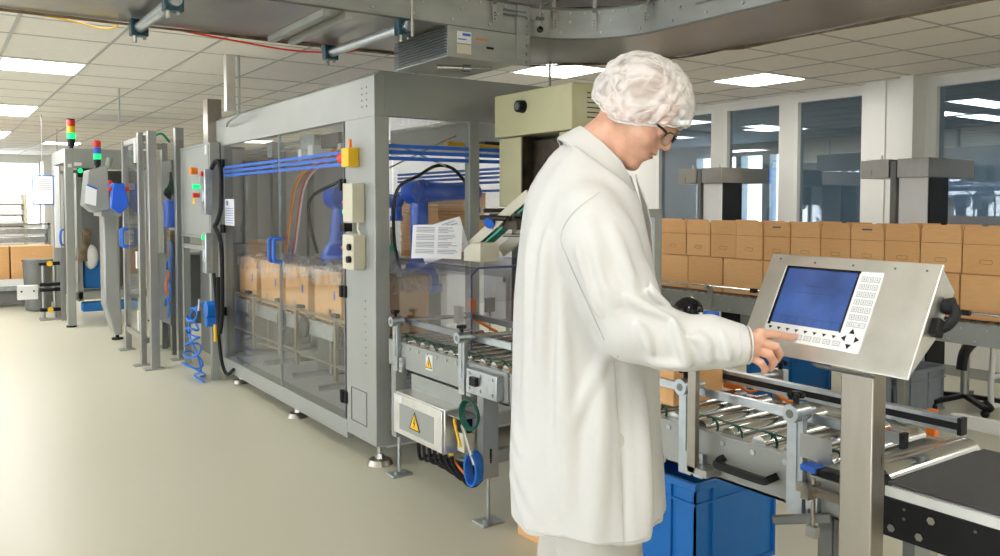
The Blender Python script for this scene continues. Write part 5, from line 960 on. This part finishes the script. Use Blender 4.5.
# ------------------------------------------------------------------ the worker (signed-distance modelling)
def ln(a): return np.sqrt((a*a).sum(-1))
def s_sph(P, c, r): return ln(P - np.array(c)) - r
def s_ell(P, c, r):
    r = np.array(r); q = (P - np.array(c)); k0 = ln(q/r); k1 = ln(q/(r*r)); return k0*(k0-1)/np.maximum(k1, 1e-9)
def s_cone(P, a, b, r1, r2):
    a, b = np.array(a, float), np.array(b, float); ba = b-a; h = np.clip(((P-a)@ba)/(ba@ba), 0, 1); return ln(P - a - h[..., None]*ba) - (r1 + (r2-r1)*h)
def ridge(P, a, b, A, w_):
    a, b = np.array(a, float), np.array(b, float); ba = b-a; h = np.clip(((P-a)@ba)/(ba@ba), 0, 1); d2 = ((P - a - h[..., None]*ba)**2).sum(-1)
    w_ = w_*0.8; return 2.5*A*np.sin(np.pi*(0.08+0.84*h))*np.exp(-d2/(w_*w_))
def smin(a, b, k): h = np.clip(0.5+0.5*(b-a)/k, 0, 1); return b + (a-b)*h - k*h*(1-h)
def smax(a, b, k): return -smin(-a, -b, k)
def nets(f, lo, hi, h):
    lo, hi = np.array(lo, float), np.array(hi, float); n = np.ceil((hi-lo)/h).astype(int)+1
    ax = [lo[i]+h*np.arange(n[i]) for i in range(3)]; V = np.empty(tuple(n), np.float32)
    Yg, Zg = np.meshgrid(ax[1], ax[2], indexing='ij')
    for i in range(0, n[0], 8):
        xs = ax[0][i:i+8]; P = np.empty((len(xs), n[1], n[2], 3)); P[..., 0] = xs[:, None, None]; P[..., 1] = Yg; P[..., 2] = Zg; V[i:i+8] = f(P)
    I = V < 0; c = [I[a:n[0]-1+a, b:n[1]-1+b, d:n[2]-1+d] for a in (0, 1) for b in (0, 1) for d in (0, 1)]
    s_ = sum(x.astype(np.int8) for x in c); M = (s_ > 0) & (s_ < 8); idx = -np.ones(M.shape, int); cells = np.argwhere(M); idx[M] = np.arange(len(cells))
    acc = np.zeros((len(cells), 3)); cnt = np.zeros(len(cells)); co = [(a, b, d) for a in (0, 1) for b in (0, 1) for d in (0, 1)]
    for A in co:
        for d in range(3):
            if A[d] == 0:
                B = list(A); B[d] = 1; ca = cells+np.array(A); cb = cells+np.array(B); va = V[tuple(ca.T)]; vb = V[tuple(cb.T)]; mk = (va < 0) != (vb < 0)
                t = np.where(mk, va/np.where(mk, va-vb, 1), 0); p = ca.astype(float); p[:, d] += t; acc += p*mk[:, None]; cnt += mk
    verts = lo + h*acc/cnt[:, None]; faces = []
    for d in range(3):
        e1, e2 = (d+1) % 3, (d+2) % 3; sl0 = [slice(None)]*3; sl1 = [slice(None)]*3; sl0[d] = slice(0, n[d]-1); sl1[d] = slice(1, n[d])
        a, b = I[tuple(sl0)], I[tuple(sl1)]; E_ = np.argwhere(a != b); E_ = E_[(E_[:, e1] > 0) & (E_[:, e2] > 0) & (E_[:, e1] < n[e1]-1) & (E_[:, e2] < n[e2]-1)]
        sg = a[tuple(E_.T)]; q = []
        for o1, o2 in ((1, 1), (0, 1), (0, 0), (1, 0)): k = E_.copy(); k[:, e1] -= o1; k[:, e2] -= o2; q.append(idx[tuple(k.T)])
        q = np.stack(q, 1); q[~sg] = q[~sg][:, ::-1]; faces.append(q)
    return verts, np.concatenate(faces)
def np_mesh(name, blocks):
    vs = []; fs = []; n = 0
    for v, f in blocks: vs += v.tolist(); fs += (f+n).tolist(); n += len(v)
    me = bpy.data.meshes.new(name); me.from_pydata(vs, [], fs); me.update(); [setattr(p, 'use_smooth', True) for p in me.polygons]; return me
P0 = (1.371, 1.605, 0.0)
# local frame: x = to the worker's front (photo right), y = away from the viewer, z up
HC = np.array([0.100, -0.02, 1.732]); ti = rad(44); yw = rad(19)
FW = np.array([cos(ti)*cos(yw), -cos(ti)*sin(yw), -sin(ti)]); UP = np.array([sin(ti)*cos(yw), -sin(ti)*sin(yw), cos(ti)]); LF = np.cross(UP, FW)
HS = 1.03
def to_head(P): q = (P-HC)/HS; return np.stack([q@FW, q@LF, q@UP], -1)
def from_head(h): h = np.array(h)*HS; return HC + FW*h[..., 0:1] + LF*h[..., 1:2] + UP*h[..., 2:3]
def head_sdf(Pw):
    P = to_head(Pw); A = P.copy(); A[..., 1] = np.abs(A[..., 1])
    d = s_ell(P, (0.008, 0, 0.045), (0.100, 0.076, 0.092)); d = smin(d, s_ell(P, (0.045, 0, -0.005), (0.072, 0.063, 0.085)), 0.02)
    d = smin(d, s_cone(A, (0.01, 0.048, -0.045), (0.088, 0.014, -0.078), 0.024, 0.020), 0.022); d = smin(d, s_ell(P, (0.095, 0, -0.079), (0.020, 0.022, 0.018)), 0.012)
    d = smin(d, s_ell(P, (0.086, 0, -0.035), (0.034, 0.033, 0.032)), 0.015)
    d = smin(d, s_ell(A, (0.076, 0.040, -0.006), (0.026, 0.022, 0.026)), 0.02)
    d = smin(d, s_cone(A, (0.108, 0.006, 0.047), (0.094, 0.048, 0.043), 0.011, 0.011), 0.012)
    d = smax(d, -s_ell(A, (0.122, 0.034, 0.022), (0.020, 0.022, 0.013)), 0.012)
    d = smin(d, s_ell(A, (0.098, 0.033, 0.022), (0.0135, 0.016, 0.0125)), 0.004)
    d = smin(d, s_cone(P, (0.112, 0, 0.036), (0.128, 0, 0.004), 0.008, 0.0105), 0.010); d = smin(d, s_ell(A, (0.117, 0.0125, -0.001), (0.011, 0.0075, 0.008)), 0.005)
    d = smax(d, -s_ell(A, (0.122, 0.007, -0.010), (0.006, 0.0035, 0.004)), 0.002)
    d = smin(d, s_ell(P, (0.113, 0, -0.024), (0.011, 0.021, 0.0062)), 0.005); d = smin(d, s_ell(P, (0.110, 0, -0.040), (0.011, 0.019, 0.0070)), 0.005)
    d = smax(d, -s_ell(P, (0.119, 0, -0.0315), (0.012, 0.026, 0.0016)), 0.002)
    # ears
    e = s_ell(A, (0.008, 0.080, 0.004), (0.019, 0.008, 0.029)); e = smax(e, -s_ell(A, (0.012, 0.090, 0.005), (0.011, 0.007, 0.019)), 0.003); e = smin(e, s_ell(A, (0.012, 0.077, -0.020), (0.009, 0.006, 0.010)), 0.004)
    d = smin(d, e, 0.004)
    # neck in body space
    nk = s_cone(Pw, (-0.035, 0, 1.59), (0.078, -0.005, 1.69), 0.064, 0.058); d = smin(d, nk, 0.03)
    d = smin(d, s_cone(Pw, (0.05, -0.045, 1.57), (0.092, -0.062, 1.69), 0.011, 0.011), 0.025)
    return d*HS
# arm / hand joints (local)
SH, EL, WR = (0.0, -0.17, 1.455), (0.095, -0.245, 1.205), (0.335, -0.315, 1.190)
TIP = np.array((0.4405, -0.268, 1.2065))
def hp(px, py, D):
    a = (px-500)/827*D - 0.2158; k = (239.66-py)/827
    p_ = rad(2.4); h = D*(k*cos(p_) - sin(p_))/(cos(p_) + k*sin(p_)); return np.array((a, D-2.1, 1.5+h))
J = {}
J['index'] = [hp(762, 333.5, 1.792), hp(779, 335, 1.800), hp(789, 337, 1.812), TIP]
J['middle'] = [hp(760.5, 342, 1.785), hp(776.5, 346.5, 1.782), hp(780.5, 354, 1.795), hp(778, 360, 1.805)]
J['ring'] = [hp(756.5, 350, 1.785), hp(770.5, 354.5, 1.778), hp(775, 362, 1.79), hp(772, 368, 1.80)]
J['little'] = [hp(752, 357, 1.79), hp(762, 362.5, 1.782), hp(766.5, 368.5, 1.79), hp(765, 373.5, 1.797)]
J['thumb'] = [hp(752, 340, 1.825), hp(766, 349, 1.845), hp(776, 352, 1.845)]
WRn = np.array(hp(735, 346, 1.80))
def hand_sdf(P):
    d = s_cone(P, WRn - np.array([0.05, -0.0, 0.0]), WRn, 0.029, 0.026)
    for f_, r in (('index', 0.0125), ('middle', 0.0125), ('ring', 0.012), ('little', 0.0115)): d = smin(d, s_cone(P, WRn + (J[f_][0]-WRn)*0.25, J[f_][0], 0.016, r), 0.010)
    for f_, rs in (('index', (0.0108, 0.0095, 0.0088, 0.0074)), ('middle', (0.0108, 0.0098, 0.0090, 0.0078)), ('ring', (0.0102, 0.0094, 0.0086, 0.0075)), ('little', (0.0092, 0.0082, 0.0076, 0.0066))):
        j = J[f_]; g_ = s_cone(P, j[0], j[1], rs[0], rs[1]); g_ = smin(g_, s_cone(P, j[1], j[2], rs[1], rs[2]), 0.002); g_ = smin(g_, s_cone(P, j[2], j[3], rs[2], rs[3]), 0.002)
        g_ = smin(g_, s_sph(P, j[0], rs[0]*1.08), 0.004); d = smin(d, g_, 0.0035)
    j = J['thumb']; g_ = s_cone(P, WRn + np.array([0.02, 0.01, 0]), j[0], 0.015, 0.013); g_ = smin(g_, s_cone(P, j[0], j[1], 0.012, 0.0100), 0.004); g_ = smin(g_, s_cone(P, j[1], j[2], 0.0100, 0.008), 0.003)
    return smin(d, g_, 0.006)
def body_sdf(P):
    d = s_ell(P, (0, 0, 1.30), (0.10, 0.16, 0.26)); d = smin(d, s_ell(P, (0, 0, 1.0), (0.10, 0.15, 0.16)), 0.05)
    d = smin(d, s_cone(P, SH, EL, 0.05, 0.04), 0.04); d = smin(d, s_cone(P, EL, (0.26, -0.30, 1.19), 0.038, 0.028), 0.02)
    d = smin(d, s_cone(P, (0.0, 0.17, 1.45), (0.02, 0.19, 1.18), 0.05, 0.04), 0.04); d = smin(d, s_cone(P, (0.02, 0.19, 1.18), (0.13, 0.12, 1.05), 0.038, 0.028), 0.02)
    for y in (-0.09, 0.09): d = smin(d, s_cone(P, (0, y, 0.95), (0, y, 0.5), 0.08, 0.055), 0.03); d = smin(d, s_cone(P, (0, y, 0.5), (-0.02, y, 0.08), 0.052, 0.035), 0.02)
    return d
bl_ = [nets(head_sdf, (-0.10, -0.16, 1.50), (0.30, 0.14, 1.90), 0.0028), nets(hand_sdf, tuple(WRn-np.array([0.06, 0.06, 0.06])), tuple(TIP+np.array([0.02, 0.05, 0.045])), 0.0017), nets(body_sdf, (-0.2, -0.38, 0.02), (0.32, 0.28, 1.58), 0.012)]
# keep only sensible extents of the hand block
hv, hf = bl_[1]
me = np_mesh('person', bl_); person = bpy.data.objects.new('person', me); COL.objects.link(person); me.materials.append(MATS['skin'])
person.location = P0; person.rotation_euler = (0, 0, -YAW); tag(person, 'worker in white lab coat and hair net bending to press a key', 'person')
def pchild(name, blocks=None, m=None, mb=None, label=None, smooth=0):
    me = np_mesh(name, blocks) if blocks else mb.mesh(name); o = bpy.data.objects.new(name, me); COL.objects.link(o); o.parent = person; me.materials.append(MATS[m])
    if smooth: s_ = o.modifiers.new('smooth', 'SMOOTH'); s_.iterations = smooth; s_.factor = 0.5
    if label: o['label'] = label
    return o
# coat
RG = np.array([  # z, back, front, half width
 [1.70, -0.02, 0.05, 0.07], [1.655, -0.055, 0.07, 0.09], [1.62, -0.093, 0.095, 0.115], [1.585, -0.118, 0.118, 0.145], [1.55, -0.138, 0.132, 0.172], [1.51, -0.152, 0.134, 0.190], [1.45, -0.160, 0.146, 0.205], [1.386, -0.167, 0.160, 0.208],
 [1.26, -0.178, 0.180, 0.198], [1.13, -0.183, 0.181, 0.198], [1.0, -0.187, 0.183, 0.210], [0.87, -0.192, 0.190, 0.225], [0.74, -0.186, 0.196, 0.236], [0.60, -0.183, 0.198, 0.24]])[::-1]
def fold(P, a, b, r, k=0.014): return s_cone(P, a, b, r, r*0.6), k
def coat_sdf(P):
    z = P[..., 2]; bk = np.interp(z, RG[:, 0], RG[:, 1]); fr = np.interp(z, RG[:, 0], RG[:, 2]); hw = np.interp(z, RG[:, 0], RG[:, 3])
    cx = (bk+fr)/2; rx = (fr-bk)/2; x = P[..., 0]-cx; y = P[..., 1]
    ang = np.arctan2(y, x); low = np.clip((1.15-z)/0.45, 0, 1)
    wav = low*(0.009*np.sin(5*ang+1.0+z*1.2) + 0.004*np.sin(11*ang+z*2.0)) + 0.0035*np.sin(7*ang + 9*z)*np.clip((z-0.9)/0.3, 0, 1)
    e = 2.35; rr = (np.abs(x/rx)**e + np.abs(y/hw)**e)**(1/e); d = (rr-1)*np.minimum(rx, hw)*0.9 - wav
    d = smax(d, (P[..., 0]+0.055)*0.62 + (z-1.662)*0.78, 0.01)
    # back diagonal folds and shoulder-blade crease
    for a, b, A, w_ in (((-0.185, -0.10, 0.95), (-0.05, -0.20, 0.76), 0.012, 0.020), ((-0.185, -0.10, 0.89), (-0.09, -0.20, 0.73), 0.012, 0.018), ((-0.185, -0.08, 0.83), (-0.13, -0.18, 0.72), 0.010, 0.018), ((-0.165, -0.10, 0.86), (-0.10, -0.20, 0.74), -0.007, 0.014),
                       ((-0.11, -0.18, 1.45), (-0.12, -0.17, 1.10), 0.010, 0.025), ((-0.145, -0.13, 1.44), (-0.15, -0.13, 1.0), 0.009, 0.022), ((-0.08, -0.20, 1.30), (-0.06, -0.21, 0.80), 0.010, 0.028), ((-0.10, -0.19, 1.38), (-0.10, -0.19, 1.0), -0.006, 0.016),
                       ((0.02, -0.22, 1.10), (0.0, -0.235, 0.74), 0.012, 0.03), ((0.12, -0.18, 1.06), (0.13, -0.21, 0.72), 0.012, 0.03), ((0.065, -0.20, 1.16), (0.07, -0.23, 0.72), -0.004, 0.014), ((0.03, -0.20, 1.16), (-0.06, -0.21, 0.98), 0.009, 0.018),
                       ((0.0, -0.14, 1.55), (-0.09, -0.19, 1.46), 0.006, 0.018), ((-0.06, -0.10, 1.60), (-0.12, -0.13, 1.48), 0.006, 0.02)):
        d = d - ridge(P, a, b, A, w_)
    # near arm sleeve
    def sleeve(sg):
        if sg < 0: pts = [((-0.01, -0.165, 1.475), 0.078), ((0.015, -0.19, 1.40), 0.090), ((0.055, -0.215, 1.30), 0.084), ((0.090, -0.235, 1.225), 0.080), ((0.150, -0.262, 1.202), 0.066), ((0.195, -0.276, 1.194), 0.058), ((0.245, -0.290, 1.199), 0.056), ((0.28, -0.305, 1.196), 0.046), ((0.322, -0.315, 1.196), 0.042)]
        else: pts = [((-0.01, 0.165, 1.47), 0.075), ((0.0, 0.19, 1.38), 0.080), ((0.01, 0.20, 1.20), 0.070), ((0.09, 0.15, 1.08), 0.060), ((0.12, 0.12, 1.04), 0.05)]
        s_ = None
        for (a, r1), (b, r2) in zip(pts[:-1], pts[1:]): q = s_cone(P, a, b, r1, r2); s_ = q if s_ is None else smin(s_, q, 0.02)
        return s_
    s1 = sleeve(-1)
    for a, b, A, w_ in (((-0.02, -0.26, 1.46), (0.03, -0.31, 1.27), 0.010, 0.022), ((0.03, -0.27, 1.45), (0.08, -0.31, 1.32), 0.009, 0.018), ((-0.05, -0.27, 1.42), (0.0, -0.29, 1.24), 0.009, 0.016), ((0.005, -0.29, 1.40), (0.03, -0.30, 1.28), -0.006, 0.012),
                       ((0.10, -0.31, 1.325), (0.165, -0.29, 1.275), 0.010, 0.015), ((0.06, -0.31, 1.30), (0.16, -0.32, 1.255), 0.011, 0.014), ((0.05, -0.31, 1.275), (0.14, -0.335, 1.225), -0.008, 0.011), ((0.08, -0.325, 1.265), (0.11, -0.33, 1.17), 0.010, 0.015),
                       ((0.155, -0.33, 1.26), (0.185, -0.345, 1.15), 0.010, 0.014), ((0.135, -0.335, 1.25), (0.16, -0.345, 1.16), -0.008, 0.011), ((0.10, -0.31, 1.155), (0.20, -0.34, 1.150), 0.008, 0.014), ((0.205, -0.345, 1.235), (0.235, -0.35, 1.155), 0.008, 0.013),
                       ((0.18, -0.345, 1.225), (0.245, -0.35, 1.195), 0.007, 0.010), ((0.255, -0.35, 1.23), (0.27, -0.355, 1.165), 0.007, 0.010), ((0.235, -0.35, 1.225), (0.252, -0.355, 1.17), -0.006, 0.008), ((0.09, -0.30, 1.38), (0.13, -0.30, 1.31), 0.008, 0.015)):
        s1 = s1 - ridge(P, a, b, A, w_)
    s1 = smax(s1, P[..., 0]-0.320, 0.003); s1 = smax(s1, -s_cone(P, (0.305, -0.312, 1.196), (0.40, -0.32, 1.196), 0.036, 0.038), 0.003)
    # crease ring near the cuff
    d = smin(d, s1, 0.020); d = smin(d, sleeve(1), 0.03)
    d = smax(d, 0.722-z + 0.004*np.sin(6*ang), 0.004)
    # inside hollow of the skirt and neck opening
    ell = lambda g_: (np.abs(x/(rx-g_))**2.3 + np.abs(y/(hw-g_))**2.3)**(1/2.3)-1
    d = np.maximum(d, -np.maximum(ell(0.075)*0.15, z-0.86))
    nk = s_cone(P, (0.0, 0, 1.60), (0.15, 0, 1.74), 0.062, 0.080); d = smax(d, -nk, 0.006)
    vo = s_cone(P, (0.12, 0.0, 1.60), (0.20, 0.0, 1.45), 0.045, 0.012); return smax(d, -vo, 0.006)
cv, cf = nets(coat_sdf, (-0.23, -0.40, 0.68), (0.40, 0.28, 1.69), 0.0055)
coat = pchild('lab_coat', [(cv, cf)], 'coat', label='white knee length lab coat', smooth=1)
def surf(p, dr, f_=coat_sdf, off=0.001):
    p = np.array(p, float); dr = np.array(dr, float); dr /= np.linalg.norm(dr); q = p - dr*0.35
    for _ in range(90):
        v = float(f_(q[None])[0])
        if v < 0.0006: break
        q = q + dr*max(min(v*0.6, 0.02), 0.0004)
    return tuple(q - dr*off)
def sub(name, mb, m, parent, label=None): o = bpy.data.objects.new(name, mb.mesh(name)); COL.objects.link(o); o.parent = parent; o.data.materials.append(MATS[m]); return o
AW = (0, 1, 0)   # ray direction away from the viewer
def seam(pts, r=0.0012, n=26, dr=AW):
    P_ = smooth_path(pts, max(2, n//len(pts))); return MB().tube([surf(tuple(p_), dr) for p_ in P_], r, 5)
m1 = seam([(0.045, -0.2, 1.165), (0.052, -0.2, 1.05), (0.062, -0.2, 0.90), (0.066, -0.2, 0.72)])
sub('side_seam', m1, 'coatseam', coat); sub('armhole_seam', seam([(0.01, -0.2, 1.53), (-0.05, -0.2, 1.485), (-0.078, -0.2, 1.43), (-0.065, -0.2, 1.38), (-0.03, -0.2, 1.30), (0.015, -0.2, 1.20)], 0.0011), 'coatseam', coat)
m1 = seam([(-0.165, -0.2, 0.735), (-0.08, -0.2, 0.728), (0.0, -0.2, 0.728), (0.09, -0.2, 0.73), (0.17, -0.2, 0.74)], 0.0010); sub('hem_seam', m1, 'coatseam', coat)
# cuff
cu = MB(); ring = lambda x, r: [(x, -0.314+r*sin(a)*0.98, 1.196+r*cos(a)) for a in [k*2*pi/28 for k in range(28)]]
cu.tube(ring(0.295, 0.0448), 0.0010, 4, closed=True); cu.tube(ring(0.321, 0.0400), 0.0022, 6, closed=True); sub('cuff_stitch', cu, 'coat', coat)
# collar: folded band around the neck, and lapels
def collar_mesh():
    m = MB(); N = 40; rows = []
    ax0 = np.array([0.040, -0.002, 1.598]); axd = np.array([0.70, 0, 0.71]); axd /= np.linalg.norm(axd); ex = np.array([0.71, 0, -0.70]); ey = np.array([0, 1, 0])
    prof = [(0.0, -0.010), (0.001, 0.020), (0.006, 0.032), (0.013, 0.030), (0.020, 0.014), (0.028, -0.008), (0.035, -0.026), (0.032, -0.030)]
    for g_, h_ in prof:
        row = []
        for i in range(N+1):
            a = rad(24) + (2*pi-rad(48))*i/N; op = 1-abs(a-pi)/(pi-rad(24)); fl = max(0, 0.35-op)/0.35
            row.append(tuple(ax0 + ex*(0.100+g_*0.8)*cos(a) + ey*(0.068+g_)*sin(a)*(1-0.25*fl) + axd*(h_*(1-0.35*fl) - 0.012*fl)))
        rows.append(row)
    vs = [v for r_ in rows for v in r_]; n = N+1; m.poly(vs, [(j*n+i, j*n+i+1, (j+1)*n+i+1, (j+1)*n+i) for j in range(len(rows)-1) for i in range(N)]); return m
co = sub('collar', collar_mesh(), 'coat', coat); sd = co.modifiers.new('solid', 'SOLIDIFY'); sd.thickness = 0.003
for sg in (-1, 1):
    q = [(0.118, sg*0.045, 1.575), (0.146, sg*0.05, 1.50), (0.158, sg*0.042, 1.45), (0.172, sg*0.008, 1.34), (0.158, sg*0.012, 1.42), (0.130, sg*0.032, 1.53)]
    lp = MB().prism([Vector(p_) for p_ in q], (0.003, sg*-0.001, 0.002)); l_ = sub('lapel', lp, 'coat', coat)
pk = MB().prism([surf((x, -0.2, z), AW, off=0.003) for x, z in ((0.10, 1.0), (0.16, 1.0), (0.16, 0.995), (0.10, 0.99))], (0, 0.003, 0))
bt = MB()
for z in (1.30, 1.15, 1.0, 0.85): p_ = surf((0.1, -0.01, z), (-1, 0, 0)); bt.cyl(p_, (p_[0]+0.003, p_[1], p_[2]), 0.008)
sub('buttons', bt, 'white', coat)
# trousers and shoes
def tr_sdf(P):
    d = None
    for y, x in ((-0.095, 0.03), (0.095, -0.01)):
        q = s_cone(P, (0.02, y, 0.95), (x, y, 0.5), 0.118, 0.104); q = smin(q, s_cone(P, (x, y, 0.5), (x-0.02, y*1.05, 0.08), 0.100, 0.080), 0.03); d = q if d is None else smin(d, q, 0.01)
    d = d - 0.004*np.sin(P[..., 2]*40 + P[..., 0]*20); return smax(smax(d, 0.06-P[..., 2], 0.004), P[..., 2]-0.98, 0.01)
pchild('trousers', [nets(tr_sdf, (-0.20, -0.28, 0.04), (0.22, 0.28, 1.0), 0.009)], 'trouser', label='loose off-white trousers')
for y, x in ((-0.10, 0.01), (0.10, -0.03)):
    f_ = lambda P: smax(smin(s_ell(P, (x+0.03, y, 0.035), (0.14, 0.05, 0.05)), s_cone(P, (x-0.02, y, 0.05), (x-0.02, y, 0.10), 0.045, 0.04), 0.02), -P[..., 2], 0.002)
    pchild('shoe', [nets(f_, (x-0.13, y-0.07, -0.01), (x+0.19, y+0.07, 0.16), 0.006)], 'white')
# hair under the net
def hair_sdf(P):
    h = to_head(P); d = s_ell(h, (0.004, 0, 0.050), (0.100, 0.0775, 0.089)); d = smax(d, -(h[..., 2] - (0.005+0.55*np.clip(h[..., 0], 0, 1)*1.0)), 0.004); d = smax(d, h[..., 0]-0.075, 0.006)
    return d
pchild('hair', [nets(hair_sdf, (-0.08, -0.16, 1.66), (0.26, 0.12, 1.90), 0.004)], 'hair', label='short light brown hair')
rng = np.random.RandomState(3); cre = [(rng.randn(3), rng.uniform(0, 6), rng.uniform(18, 60)) for _ in range(9)]
def net_pt(th, ph):
    """th around, ph from the top down"""
    rs_ = sin(ph) if ph < pi/2 else sin(ph)**0.38; q = np.array([0.012+0.122*rs_*cos(th), 0.106*rs_*sin(th), 0.054+0.104*cos(ph)]); n_ = q-np.array([0.02, 0, 0.05]); n_ /= np.linalg.norm(n_)
    w_ = 0
    for v, p_, f_ in cre: w_ += abs(sin(float(n_@v)*f_*0.16+p_))**0.7
    return q + n_*(0.0019*(w_-5.6) + 0.0015*sin(th*31)*(ph > 1.2))
NT, NP = 150, 60; rows = []
for j in range(NP+1):
    row = []
    for i in range(NT):
        th = 2*pi*i/NT; lo_, hi_ = 0.02, 2.6
        # edge plane u = -0.014 + 0.55 f
        phm = 0.3
        for s_ in np.linspace(0.5, 2.5, 81):
            f_, u_ = 0.012+0.122*(sin(s_) if s_ < pi/2 else sin(s_)**0.38)*cos(th), 0.054+0.104*cos(s_)
            if u_ < -0.034+(0.45*f_+2.4*f_*f_ if f_ > 0 else 0.22*f_): break
            phm = s_
        row.append((th, 0.02+(phm-0.02)*j/NP))
    rows.append([net_pt(*r_) for r_ in row])
V_ = np.array(rows); 
for j in (NP-1, NP): V_[j] = V_[j]*np.array([0.965, 0.93, 1.0]) + np.array([0.0007, 0, 0.0])
Vw = from_head(V_.reshape(-1, 3)); F_n = [(j*NT+i, (j+1)*NT+i, (j+1)*NT+(i+1) % NT, j*NT+(i+1) % NT) for j in range(NP) for i in range(NT)]
nm = MB().poly([tuple(v) for v in Vw], F_n); net = pchild('hair_net', mb=nm, m='netfilm', label='crumpled translucent white hair net'); net.data.set_sharp_from_angle(angle=rad(180))
sub('elastic', MB().tube([tuple(v) for v in Vw.reshape(NP+1, NT, 3)[NP][::2]], 0.0022, 6, closed=True), 'white', net)
# glasses
def H(f, l, u): return tuple(from_head(np.array([[f, l, u]]))[0])
gl = MB()
for sg in (-1, 1):
    def rim(k): a = k*2*pi/26; w_ = 0.027*math.copysign(abs(cos(a))**0.7, cos(a)); h_ = 0.0175*math.copysign(abs(sin(a))**0.7, sin(a)); l_ = sg*0.034+w_; return H(0.129-0.010*(abs(l_)/0.06)**2*1.2, l_, 0.021+h_)
    P_ = [rim(k) for k in range(26)]
    gl.tube(P_[0:14], 0.0016, 6); gl.tube([H(0.117, sg*0.060, 0.030), H(0.105, sg*0.072, 0.032), H(0.05, sg*0.081, 0.026), H(0.0, sg*0.083, 0.022), H(-0.02, sg*0.084, 0.0)], 0.0028, 6)
    ln_ = MB(); ln_.poly([H(0.1285, sg*0.034, 0.021)] + P_, [(0, 1+k, 1+(k+1) % 26) for k in range(26)])
    if sg == -1: LN = ln_
    else: LN.poly(ln_.v, ln_.f)
    gl.tube(P_[13:26] + [P_[0]], 0.0006, 5)
gl.tube([H(0.130, -0.011, 0.026), H(0.133, 0, 0.030), H(0.130, 0.011, 0.026)], 0.0016, 6)
gg = pchild('glasses', mb=gl, m='black', label='half rimmed black glasses'); sub('lenses', LN, 'lens', gg)
# eyebrows, lashes, lips, nails
eb_ = MB()
for sg in (-1, 1): eb_.tube([H(0.1235, sg*0.014, 0.044), H(0.1225, sg*0.028, 0.049), H(0.112, sg*0.046, 0.048), H(0.104, sg*0.054, 0.043)], 0.003, 6, radii=[0.002, 0.0034, 0.003, 0.0015])
pchild('eyebrows', mb=eb_, m='hair')
el_ = MB()
for sg in (-1, 1): el_.tube([surf(H(0.11, sg*l_, 0.0165), tuple(-FW), head_sdf, 0.0005) for l_ in (0.022, 0.028, 0.034, 0.040, 0.045)], 0.0013, 5)
pchild('eyelashes', mb=el_, m='hair')
li = MB()
for u_, r in ((-0.0265, 0.0030), (-0.0385, 0.0036)): li.tube([surf(H(0.11, l_, u_ - 0.12*l_*l_*40*(-1 if u_ < -0.03 else 1)*0.2), tuple(-FW), head_sdf, -0.0018) for l_ in np.linspace(-0.020, 0.020, 9)], 0.003, 6, radii=[0.0012, 0.0022, r, r, r, r, r, 0.0022, 0.0012])
pchild('lips', mb=li, m='lip')
na = MB(); j = J['index']; dN = (j[3]-j[2]); dN /= np.linalg.norm(dN); up = np.cross(dN, np.array([0, 1, 0])); up = up if up[2] > 0 else -up; vn = up*0.75 + np.array([0, -0.66, 0]); vn /= np.linalg.norm(vn)
c_ = j[3] + vn*0.0055 - dN*0.001
na.obb(Vector(c_ - dN*0.005 - np.cross(dN, vn)*0.0042), Vector(dN*0.010), Vector(np.cross(dN, vn)*0.0084), Vector(vn*0.0022)); pchild('finger_nail', mb=na, m='nail')
